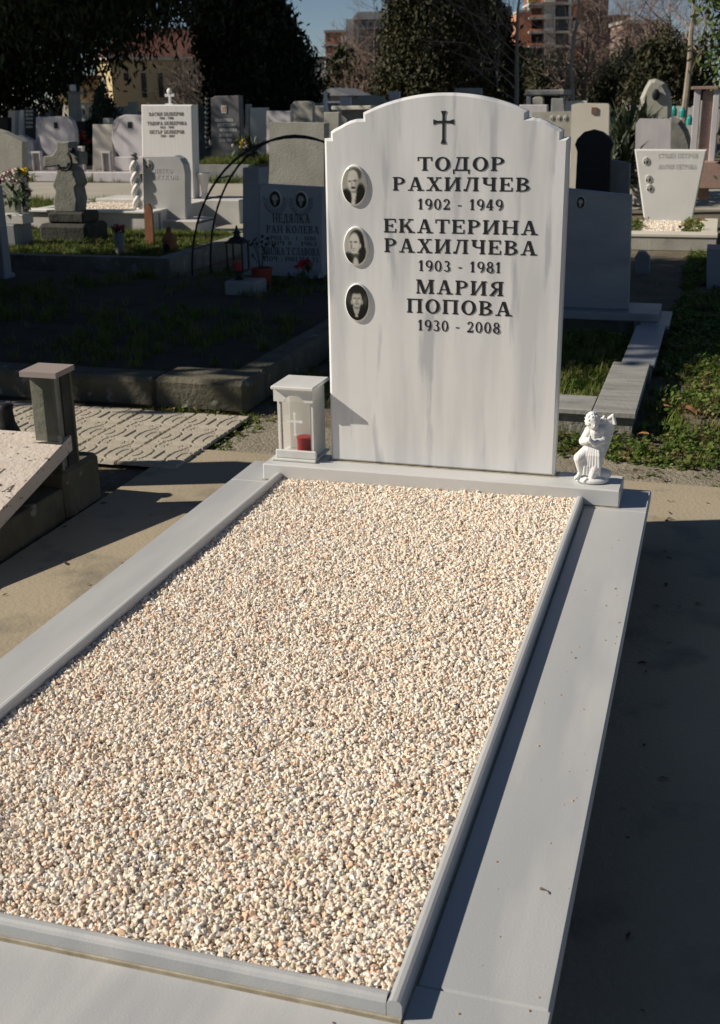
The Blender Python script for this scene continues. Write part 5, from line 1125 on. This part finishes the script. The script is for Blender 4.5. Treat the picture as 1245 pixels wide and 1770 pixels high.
# evergreen top right
x, y = fd(1326, 16)
conifer('broadleaf_evergreen', x, y, 5.5, [(1.2, .45), (1.7, .62), (2.4, .75), (3.5, .8), (5.5, .3)], 12000, .05, ramp_mat('laurel_leaves', [(.015, .03, .008), (.05, .08, .02), (.10, .14, .04)], .4, attr='tint'), 'glossy green evergreen at the upper right corner', clump=.12, seed=32)
x, y = fd(1385, 13.5); conifer('dark_hedge', x, y, 1.6, [(.05, .5), (1.0, .55), (1.5, .3)], 5000, .05, M_LEAFD, 'dark green hedge beside the pink granite monument', clump=.1, seed=33, cat='hedge')
# yuccas
def yucca(u, v, y, h, n, label, seed, sz=.5):
    p = ony(u, v, y); rn = random.Random(seed); t = thing('yucca_shrub', (float(p[0]), y, G0), label, 'shrub'); b = MB()
    for i in range(n):
        a = rn.uniform(0, 6.28); el = rn.uniform(-.3, 1.45); base = Vector((p[0]+rn.gauss(0, sz*.16), y+rn.gauss(0, sz*.16), G0+h*rn.uniform(.15, .62)))
        d = Vector((math.cos(a)*math.cos(el), math.sin(a)*math.cos(el), math.sin(el))); L_ = sz*rn.uniform(.5, 1); s_ = d.cross(Vector((0, 0, 1)))
        s_ = (s_.normalized() if s_.length > .01 else Vector((1, 0, 0)))*.018*sz*2; mid = base+d*L_*.55; tip = base+d*L_-Vector((0, 0, L_*.15))
        b.add([base-s_, base+s_, mid+s_, mid-s_, tip], [(0, 1, 2, 3), (3, 2, 4)])
    o = b.obj('leaf', mat('yucca_blades', (.03, .045, .02), .6, var=(.05, .07, .03), scale=3), t, fix=False); o['kind'] = 'stuff'
    MB().tube([(p[0], y, G0), (p[0], y, G0+h*.7)], [.05, .03], 6).obj('trunk', M_BARK, t)
yucca(430, 240, 17.0, .95, 150, 'dark spiky yucca left of the beige headstone', 1, .42)
yucca(1080, 300, 13.0, 1.45, 420, 'large dark spiky shrub right of the cream headstone', 2, .62)
yucca(1072, 300, 12.2, 1.0, 300, 'lower dark spiky shrub in front of the large one, right of the black arched stone', 3, .5)
yucca(1100, 300, 14.2, 1.5, 300, 'dark spiky shrub left of the rough pale rock monument', 4, .6)
# bare trees
def bare_tree(name, x, y, h, label, seed, m=M_TWIG, trunk_r=.07, spread=.55, levels=5, crown0=.25, group=None, trunkm=None, fine=1.0, dens=1.0):
    rn = random.Random(seed); t = thing(name, (x, y, G0), label, 'tree', group); tb = MB(); cb = MB()
    pts = [Vector((x, y, G0-.05))]; 
    for i in range(1, 9): pts.append(Vector((x+rn.gauss(0, .012)*h*i/8, y+rn.gauss(0, .012)*h*i/8, G0+h*.85*i/8)))
    tb.tube(pts, [trunk_r*(1-.85*i/8) for i in range(9)], 7); tb.obj('trunk', trunkm or m, t)
    def grow(p, d, L_, r, lv):
        n = 3; P_ = [p]
        for i in range(n):
            d = (d+Vector((rn.gauss(0, .18), rn.gauss(0, .18), rn.gauss(.05, .12)))).normalized(); P_.append(P_[-1]+d*L_/n)
        cb.tube(P_, [r, r*.8, r*.62, r*.45], 3, cap=False)
        if lv <= 0: return
        for k in range(rn.randint(3, 4)):
            i = rn.randint(1, n); a = Vector((rn.gauss(0, 1), rn.gauss(0, 1), rn.gauss(.25, .7))).normalized()
            grow(P_[i], (d*.75+a*spread*1.2).normalized(), L_*rn.uniform(.5, .72), r*.55, lv-1)
    nb_ = int(15*dens)
    for i in range(nb_):
        f = crown0+(1-crown0)*i/nb_; q = pts[0].lerp(pts[-1], f); k = min(7, int(f*8)); q = pts[k].lerp(pts[k+1], f*8-k)
        a = rn.uniform(0, 6.28); up = rn.uniform(.35, .9); d = Vector((math.cos(a), math.sin(a), up)).normalized()
        grow(q, d, h*.36*(1.15-f*.75)*rn.uniform(.7, 1.1), max(.006, trunk_r*.32*(1.1-f))*fine, levels-2)
    cb.obj('crown', m, t, fix=False); return t
specs = [(612, 62, 5.2, 41, 'reddish bare tree in front of the orange unfinished building'), (648, 60, 7.0, 42, 'slim bare tree in front of the grey scaffolded building'), (1030, 60, 6.4, 44, 'brown bare tree right of the unfinished concrete building'),
         (1075, 52, 6.6, 45, 'brown bare tree above the cream headstone'), (1115, 58, 7.0, 46, 'brown bare tree behind the rough pale rock monument, left side'), (1150, 48, 6.0, 47, 'brown bare tree behind the rough pale rock monument, right side'),
         (1010, 48, 4.6, 48, 'low brown bare tree between the two pale trunks and the cream headstone'), (945, 66, 4.6, 49, 'low bare tree in front of the unfinished concrete building'), (320, 55, 4.4, 50, 'greyish bare tree between the yellow hall and the cypress'), (345, 50, 3.6, 51, 'low greyish bare bush left of the dark cypress'), (1210, 60, 7.0, 52, 'brown bare tree at the upper right behind the glossy evergreen'), (628, 52, 3.6, 53, 'low reddish bare bush under the grey scaffolded building')]
for i, (u, d, h, sd, lb) in enumerate(specs):
    x, y = fd(u, d); bare_tree('bare_tree', x, y, h, lb, sd, m=M_TWIGD if u in (320, 345) else M_TWIG, levels=5, crown0=.15 if h < 5 else .22, trunk_r=.07, spread=.6, dens=1.5, fine=2.0)
x, y = fd(893, 33); bare_tree('pale_bare_tree', x, y, 6.5, 'bare tree with a pale slender trunk left of the unfinished building', 61, m=M_TWIG, trunkm=M_PALEB, trunk_r=.08, crown0=.22)
x, y = fd(989, 30); bare_tree('pale_bare_tree', x, y, 6.0, 'bare tree with a pale slender trunk rising by the cream headstone', 62, m=M_TWIG, trunkm=M_PALEB, trunk_r=.075, crown0=.25)
x, y = fd(1184, 26); bare_tree('pale_bare_tree', x, y, 6.0, 'bare tree with a brownish pale trunk behind the teal watering cans', 63, m=M_TWIG, trunkm=M_PALEB, trunk_r=.08, crown0=.32)

# ================================================================ DISTANT GRAVES
def far_stone(u0, u1, vt, y, m, label, shape='flat', th_=.15, vb=None, name='headstone', cat='headstone', group=None):
    vb = vb or 300
    if shape == 'flat': o = [(u0, vb), (u1, vb), (u1, vt), (u0, vt)]
    elif shape == 'arch': o = [(u0, vb), (u1, vb)]+[((u0+u1)/2+(u1-u0)/2*math.cos(math.pi*i/10), vt+(u1-u0)*.22*(1-math.sin(math.pi*i/10))) for i in range(11)]
    elif shape == 'notch': o = [(u0, vb), (u1, vb), (u1, vt+4), (u1-(u1-u0)*.12, vt), (u0+(u1-u0)*.2, vt), (u0, vt+6)]
    elif shape == 'taper': o = [(u0, vb), (u1, vb), (u1-(u1-u0)*.3, vt), (u0+(u1-u0)*.15, vt)]
    elif shape == 'mound': o = [(u0, vb), (u1, vb), (u1, vt+10), (u1-(u1-u0)*.15, vt+4), (u0+(u1-u0)*.6, vt), (u0+(u1-u0)*.35, vt+1), (u0+(u1-u0)*.12, vt+6), (u0, vt+13)]
    return S(name, o, y, th_, m, label, cat, ch=.01 if shape != 'mound' else .05, zbot=G0, group=group)
far_stone(461, 503, 192, 19, M_LILAC, 'wide lilac-grey headstone with a small dark photo behind the beige one')
far_stone(502, 541, 175, 19.5, M_LIME, 'grey arched headstone rising above the beige one', 'notch')
far_stone(541, 560, 183, 20.2, M_CREAM, 'yellowish narrow headstone right of the grey arched one')
far_stone(424, 431, 180, 21, M_LIME, 'thin pale post left of the low pale grave wall'); far_stone(432, 461, 186, 21, M_CREAM, 'low pale grave wall beside the yucca')
far_stone(560, 586, 194, 18.5, M_LIME, 'low grey stone touching the left shoulder of the white headstone')
tb_ = SL('table_tomb', 19.5, 610, 230, 'pale table-like tomb with a flat slab on white posts')
rb(573, 642, 183, 190, 19.5, .5, M_CREAM, 'top_slab', tb_, .01); rb(583, 589, 191, 240, 19.55, .1, M_FIG, 'post', tb_, .005); rb(590, 640, 191, 240, 19.7, .3, M_GREYST, 'body', tb_, .005)
far_stone(588, 605, 168, 24, M_LILAC, 'small plain headstone above the table-like tomb'); far_stone(606, 668, 164, 26, M_LIME, 'long rough rounded stone above the table-like tomb', 'mound')
far_stone(672, 690, 158, 27, M_LILAC, 'small pale stone left of the white headstone arch'); far_stone(786, 832, 152, 24, M_GREYST, 'plain grey block top showing over the white headstone arch')
st = SL('statue', 23, 563, 230, 'small white statue on a pedestal left of the table-like tomb', 'statue')
p = ony(563, 200, 23); b = MB(); b.lathe([(.07, 0), (.08, .1), (.05, .25), (.06, .33), (.035, .40), (.045, .46), (.02, .52), (.001, .53)], (p[0], 23, p[2]), 10); b.obj('figure', M_FIG, st, smooth=True); rb(558, 570, 200, 240, 22.9, .2, M_LIME, 'pedestal', st, .01)
cr = thing('grey_crypt', (*fd(575, 45), G0), 'blue-grey gabled crypt roof behind the statue', 'crypt')
b = MB(); P_ = [ony(545, 200, 42), ony(602, 200, 42)]; x0, x1 = float(P_[0][0]), float(P_[1][0]); zt9 = float(ony(570, 152, 42)[2]); ze = float(ony(570, 166, 42)[2])
b.prism([(x0, G0), (x1, G0), (x1, ze), (x0, ze)], 42, 45); b.obj('wall', M_BLUEST, cr); b = MB(); b.prism([(x0-.1, ze+.01), (x1+.1, ze+.01), ((x0+x1)/2, zt9)], 41.9, 45.1); b.obj('roof', M_BLUEST, cr)
# shelter right
shl = SL('flat_roofed_shelter', 22, 940, 230, 'low grey flat-roofed shelter over graves right of the white headstone', 'shelter')
rb(908, 976, 155, 165, 22, 1.2, M_GREYST, 'roof', shl, .02); rb(909, 916, 166, 235, 22.05, .1, M_LILAC, 'post', shl, .005); rb(968, 975, 166, 235, 22.05, .1, M_GREYST, 'post', shl, .005); rb(917, 967, 166, 235, 23.1, .1, M_DARKST, 'back_wall', shl, .005)
far_stone(921, 939, 167, 21.6, M_LIME, 'small round-headed stone inside the flat-roofed shelter', 'arch'); far_stone(948, 985, 170, 21, M_GREYST, 'low slanted grey stone by the right side of the shelter', 'taper')
far_stone(898, 946, 181, 18, M_LILAC, 'low lilac wall stone just right of the white headstone shoulder')
w3 = SL('three_oval_wall', 16.5, 960, 260, 'beige headstone with three small oval photos in a row', 'headstone')
S('slab', [(920, 300), (988, 300), (988, 192), (920, 194)], 16.5, .15, M_LIME, None, parent=w3, zbot=G0)
for u in (955, 967, 978): medallion(u, 204, .034, .042, 0, w3, y=16.5, dome=.012)
dr = SL('draped_statue', 11.6, 993, 300, 'white draped stone figure at the left edge of the cream headstone', 'statue')
b = MB(); p = ony(993, 230, 11.6)
for k in range(5): b.tube([(p[0]-.03+.018*k, 11.6-.01*(k % 2), G0), (p[0]-.035+.018*k, 11.6, .2), (p[0]-.01+.008*k, 11.6, float(ony(993, 184, 11.6)[2])-.02*abs(k-2))], [.022, .018, .010], 6)
b.obj('drapery', M_FIG, dr, smooth=True)
far_stone(14, 27, 191, 21, M_CREAM, 'narrow cream pillar under the dark branches at the left edge'); far_stone(-20, 14, 203, 20, M_DARKST, 'dark polished headstone at the very left edge under the branches')
dp = SL('dark_lettered_plaque', 20, 50, 240, 'dark headstone with pale lettering under the dark branches at the left')
S('slab', [(40, 240), (60, 240), (59, 187), (42, 187)], 20, .12, M_DARKST, None, parent=dp, zbot=G0)
for s, v in (('ИВАН', 194), ('ПЕТРОВ', 200), ('1931', 207), ('2004', 214), ('АННА', 221)): tl(s, 45, 57, v, 4, 20, M_CER, dp)
far_stone(35, 41, 190, 20.3, M_FIG, 'white side post left of the dark lettered headstone'); far_stone(62, 72, 202, 19, M_LILAC, 'tiny lilac stone right of the dark lettered headstone'); far_stone(68, 82, 190, 25, M_LILAC, 'lilac headstone above the first rounded marble headstone, left'); far_stone(82, 104, 184, 27, M_LIME, 'pale stepped headstone above the first rounded marble headstone', 'notch')
ob = SL('tapered_obelisk', 21.5, 126, 230, 'pale tapered obelisk with a dark cap in front of the yellow hall', 'obelisk')
S('shaft', [(116, 240), (137, 240), (131, 163), (118, 163)], 22, .2, M_LIME, None, parent=ob, zbot=G0); rb(115, 133, 158.5, 162.5, 21.95, .3, M_GREYST, 'cap', ob, .01)
rb(120, 128, 146, 158, 22, .12, M_FIG, 'urn', ob, .02)
bw = SL('black_family_stone', 20, 143, 270, 'black headstone with a red flower wreath beside it')
S('slab', [(124, 262), (150, 262), (148, 210), (126, 210)], 20, .15, M_DARKST, None, parent=bw, zbot=G0)
p = ony(146, 262, 19.6); bouquet('red_wreath', (float(p[0]), 19.6, G0), .78, .14, [F_ORG, F_RED], 16, 'red and orange wreath leaning on the black headstone', seed=31, blossom=.05, cat='wreath')
p = ony(160, 262, 19.8); bouquet('red_shrub', (float(p[0]), 19.8, G0), .6, .2, [F_ORG], 14, 'reddish flowering plant right of the red and orange wreath', seed=32, blossom=.04, cat='plant')
far_stone(137, 165, 178, 30, M_FIG, 'white wall stone left of the small spruce'); far_stone(193, 222, 184, 26, M_FIG, 'white stone behind the second rounded headstone'); far_stone(178, 190, 204, 20, M_CREAM, 'low cream stone with a post left of the second rounded headstone'); far_stone(221, 234, 176, 22, M_LIME, 'slim grey pillar left of the tall white headstone')
far_stone(340, 360, 182, 30, M_GREYST, 'grey stone between the tall white and the dark portrait headstones'); far_stone(160, 195, 215, 17.5, M_CREAM, 'pale low wall right of the black headstone')
rn = random.Random(77)
ftm = [M_STONE, M_LIME, M_LILAC, M_GREYST, M_CREAM, M_FIG]
base_f = None
for i in range(70):
    d = rn.uniform(26, 75); u = rn.uniform(-20, 1260); 
    x, y = fd(u, d); w_ = rn.uniform(.35, .9); h = rn.uniform(.7, 1.35); b = MB(); shp = rn.choice(['flat', 'arch', 'notch'])
    pts = {'flat': [(-w_/2, 0), (w_/2, 0), (w_/2, h), (-w_/2, h)], 'arch': [(-w_/2, 0), (w_/2, 0)]+[(w_/2*math.cos(math.pi*k/8), h-.12+.12*math.sin(math.pi*k/8)) for k in range(9)], 'notch': [(-w_/2, 0), (w_/2, 0), (w_/2, h*.85), (w_*.2, h), (-w_*.2, h), (-w_/2, h*.85)]}[shp]
    b.prism([(x+a_, G0+c_) for a_, c_ in pts], y, y+.15)
    m_ = rn.choice(ftm); nm = {'pale_stone': 'pale', 'limestone': 'beige', 'lilac_marble': 'lilac', 'grey_stone': 'dark grey', 'cream_stone': 'cream', 'white_plaster': 'white'}[m_.name]
    reg = 'under the branches at the far left' if u < 360 else 'behind the broad cypress' if u < 560 else 'beyond the top of the white headstone' if u < 900 else 'beyond the flat-roofed shelter at the right' if u < 1100 else 'beyond the rock monument at the right'
    o = b.obj('distant_headstone', m_, loc=(x, y, G0)); tag(o, f"small {nm} {dict(flat='square', arch='round-topped', notch='shouldered')[shp]} headstone in the distant rows {reg}", 'headstone', 'distant headstones')

# ================================================================ BUILDINGS
FW = np.array([-math.sin(YAW), math.cos(YAW), 0]); RT = np.array([math.cos(YAW), math.sin(YAW), 0])
def loc(u, v, d):
    q = ray(u, v); t = d/(q@FW); p = q*t; return float(p@RT), float(CAM[2]+p[2])
def bl(name, label):
    t = thing(name, (float(CAM[0]+FW[0]*150), float(CAM[1]+FW[1]*150), G0), label, 'building'); return t
def fbox(u0, u1, v0, v1, d, dep, m, name, par, bev=0):
    xa, zt_ = loc(u0, v0, d); xb, zb_ = loc(u1, v1, d); b = MB().box(xa, xb, d, d+dep, min(zb_, zt_), max(zb_, zt_), bev)
    b.v = [tuple(CAM[:2]+RT[:2]*x+FW[:2]*y)+(z,) for x, y, z in b.v]; return b.obj(name, m, par)
bo = bl('orange_brick_building', 'unfinished orange brick building with pale floor bands beside the sky gap')
fbox(562, 598, 56, 200, 200, 12, M_BRICK, 'wall', bo)
for v in (52, 76.5, 97.5): fbox(560, 599, v, v+3.6, 199.6, 12.9, M_BCONC, 'floor_band', bo)
for v in (59, 80, 100): fbox(565, 571, v, v+12, 199.7, .25, M_WIN, 'window', bo); fbox(581, 590, v-1, v+13, 199.7, .25, mat('brick_shade', (.30, .13, .08), .9), 'recess_shade_panel', bo)  # flat panels beside the windows, recess shade put into their darker brick
fbox(589, 593, 62, 74, 199.5, .15, M_CREAM, 'panel', bo)
bs_ = bl('scaffolded_building', 'grey scaffolded apartment building behind bare trees')
fbox(600, 692, 36, 200, 215, 14, M_SCAF, 'wall', bs_); fbox(598, 614, 33, 200, 214, .9, M_BCONC, 'stair_wall', bs_)
xa, za = loc(607, 34, 214.5); xb, zb2 = loc(694, 34, 214.5); zt_ = loc(650, 20, 214.5)[1]; b = MB(); b.prism([(xa, za), (xb, za), (xb-1.2, zt_), (xa+1.2, zt_)], 214.5, 229); b.v = [tuple(CAM[:2]+RT[:2]*x+FW[:2]*y)+(z,) for x, y, z in b.v]; b.obj('roof', M_BCONC, bs_)
for v in (48, 63, 77, 91): fbox(614, 692, v, v+1.6, 214.3, .6, M_BCONC, 'scaffold_deck', bs_)
for u in (622, 634, 646, 658, 670, 682): fbox(u, u+.8, 36, 160, 214.2, .1, M_GREYST, 'scaffold_pole', bs_)
for v in (37.5, 50.5, 65.5, 79.5): 
    for u in (624, 637, 650, 663, 676): fbox(u, u+6, v+1, v+8, 214.6, .3, M_WIN, 'window', bs_)
bp_ = bl('pale_low_building', 'pale low building with a dark flat roof in the sky gap')
fbox(536, 561, 103, 200, 190, 8, M_BCONC, 'wall', bp_); fbox(534, 562, 98, 102.6, 189.5, 9, M_DARKST, 'roof', bp_)
for u in (541, 547, 553): fbox(u, u+3, 108, 116, 189.8, .15, M_WIN, 'window', bp_)
fbox(553, 566, 118, 200, 170, 6, M_CREAM, 'annex_wall', bp_)
bc = bl('concrete_frame_building', 'unfinished concrete and brick tower with open dark storeys')
fbox(897, 914, 21, 200, 225, 10, M_BRICK, 'side_wall', bc); fbox(896.5, 914.5, 17, 20.9, 224.6, 10, M_BCONC, 'side_parapet', bc)
fbox(916, 1004, -30, 200, 232, 8, mat('brick_inner', (.20, .10, .07), .9), 'inner_wall', bc)
for v in (5, 29.5, 54, 79, 104): fbox(914.5, 990, v, v+2.6, 224, 8.5, M_BCONC, 'floor_slab', bc)
for v in (-18, 7.8, 32.2, 56.7, 81.7):
    fbox(941, 960, v, v+21.5, 225, 3, M_BCONC, 'wall_panel', bc); fbox(914.6, 917, v, v+21.5, 225.2, 2, M_BCONC, 'column', bc); fbox(984, 988, v, v+21.5, 225.2, 2, M_BCONC, 'column', bc)
    fbox(941.2, 959.8, v+16, v+21.4, 224.4, .5, M_CREAM, 'parapet', bc); fbox(917.2, 940.8, v+18, v+21.4, 224.6, .4, M_BRICK, 'parapet', bc)
    fbox(963, 983.8, v+1, v+20, 226.5, .3, M_WIN, 'opening_shade_panel', bc)  # near-black panel painted as the shade inside the open storey
    fbox(991, 1004, v+3, v+22, 225.6, 6, M_BRICK if int(v) % 2 else M_BCONC, 'corner_wall', bc)
fbox(1004.5, 1042, -30, 200, 236, 8, mat('dull_brown_wall', (.17, .12, .10), .9), 'rear_wall', bc); fbox(1042.5, 1080, 26, 200, 238, 8, mat('dull_brown_wall'), 'rear_wall', bc)
fbox(914, 926, -30, 3, 223.5, .4, mat('yellow_sheet', (.62, .45, .06), .7), 'yellow_sheeting', bc)
bd_ = bl('dark_block', 'dark grey block with a roof terrace above the shorter conifer'); fbox(793, 880, 12, 200, 260, 10, mat('dark_block_wall', (.09, .095, .105), .9), 'wall', bd_); fbox(800, 812, -2, 11.9, 260, 6, mat('dark_block_wall'), 'stair_head', bd_); fbox(828, 868, -8, 11.9, 262, 6, mat('dark_block_wall'), 'stair_head', bd_)
for u in (800, 812, 824, 836, 848, 860): fbox(u, u+5, 22, 32, 259.8, .15, M_WIN, 'window', bd_)
br = bl('pinkish_low_building', 'pinkish low building far behind the bare trees at the right'); fbox(1078, 1150, 40, 200, 210, 10, mat('pinkish_wall', (.33, .24, .20), .9), 'wall', br); fbox(1076, 1152, 35, 39.9, 209.5, 11, M_BCONC, 'roof', br)
for u in (1085, 1099, 1113, 1127): fbox(u, u+7, 50, 62, 209.8, .15, M_WIN, 'window', br)
bq = bl('red_roofed_houses', 'orange and red-roofed houses behind the yellow hall'); fbox(205, 262, 78, 200, 120, 10, mat('orange_wall', (.42, .20, .12), .9), 'wall', bq); fbox(262.5, 300, 62, 200, 126, 10, mat('orange_wall'), 'wall', bq)
fbox(203, 264, 66, 77.9, 119, 10, M_ROOF, 'roof', bq); fbox(260, 302, 56, 61.9, 125, 11, M_ROOF, 'roof', bq); fbox(225, 237, 45, 65.9, 121, 3, M_CREAM, 'chimney', bq); 
for u in (270, 284): fbox(u, u+6, 72, 86, 125.8, .15, M_WIN, 'window', bq)
# yellow hall: corner towards the camera
yh = thing('yellow_hall', (*fd(196, 62), G0), 'yellow plastered hall with narrow windows and a red tiled roof', 'building')
cxw, cyw = fd(196, 62); A = Vector((-.766, .643)); B = Vector((.50, .866))   # directions of the lit and the shaded wall
hz_ = float(CAM[2]+(173-110)/ppm(62)*1.0)
def wpt(s, dirn, z): return (cxw+dirn.x*s, cyw+dirn.y*s, z)
La, Lb = 1.7, 9.5
def wallbox(s0, s1, dirn, z0, z1, out, thick, m, name):
    nrm = Vector((dirn.y, -dirn.x)) if dirn is B else Vector((-dirn.y, -dirn.x*-1))
    nrm = Vector((-.643, -.766)) if dirn is A else Vector((.866, -.50))
    p0_ = Vector((cxw, cyw))+dirn*s0+nrm*out; p1_ = Vector((cxw, cyw))+dirn*s1+nrm*out; q0 = p0_-nrm*thick; q1 = p1_-nrm*thick
    b = MB(); b.add([(v.x, v.y, z) for z in (z0, z1) for v in (p0_, p1_, q1, q0)], [(3,2,1,0),(4,5,6,7),(0,1,5,4),(1,2,6,5),(2,3,7,6),(3,0,4,7)]); return b.obj(name, m, yh)
wallbox(0, La, A, G0, hz_, 0, .3, M_YEL, 'wall'); wallbox(.31, Lb, B, G0, hz_, 0, .3, M_YEL, 'wall')
wallbox(-.3, La+.3, A, hz_+.01, hz_+.14, .25, .8, M_CREAM, 'eave'); wallbox(.1, Lb, B, hz_+.01, hz_+.14, .25, .7, M_CREAM, 'eave')
for s in (.7, 1.7, 2.7, 3.8, 5.0, 6.4, 8.0): wallbox(s, s+.28, B, hz_-1.75 if s > 1 else hz_-.95, hz_-.6, .03, .05, M_WIN, 'window')
wallbox(.7, 1.0, A, hz_-1.2, hz_-.7, .03, .05, M_WIN, 'window')
P0 = wpt(-.3, A, hz_+.15); b = MB(); apex = Vector((cxw, cyw))+B*4.5+A*2.6
b.add([(cxw-.1, cyw-.35, hz_+.15), (cxw+B.x*Lb+.3, cyw+B.y*Lb-.2, hz_+.15), (apex.x+B.x*4, apex.y+B.y*4, hz_+1.7), (apex.x-B.x*2, apex.y-B.y*2, hz_+1.7), (cxw+A.x*La-.3, cyw+A.y*La, hz_+.15)], [(0, 1, 2, 3), (0, 3, 4)]); b.obj('roof', M_ROOF, yh, fix=False)
yl = thing('yellow_wing', (*fd(130, 66), G0), 'lower yellow wing with arched windows left of the hall', 'building')
def vb(u0, u1, v0, v1, d, dep, m, name, par):
    xa, zt_ = loc(u0, v0, d); xb, zb_ = loc(u1, v1, d); b = MB().box(xa, xb, d, d+dep, zb_, zt_); b.v = [tuple(CAM[:2]+RT[:2]*x+FW[:2]*y)+(z,) for x, y, z in b.v]; return b.obj(name, m, par)
vb(92, 172, 138, 230, 64, 5, M_YEL, 'wall', yl); vb(90, 174, 131, 137.8, 63.5, 6, M_ROOF, 'roof', yl)
for u in (112, 128, 144): vb(u, u+6, 152, 168, 63.9, .06, M_WIN, 'window', yl)
rw = bl('red_hoarding', 'dull red low wall right behind the tall white headstone'); 
for u0 in (252,): vb(u0, 318, 168, 200, 70, .4, mat('dull_red_paint', (.16, .05, .035), .8), 'panel', rw)
rw['category'] = 'wall'
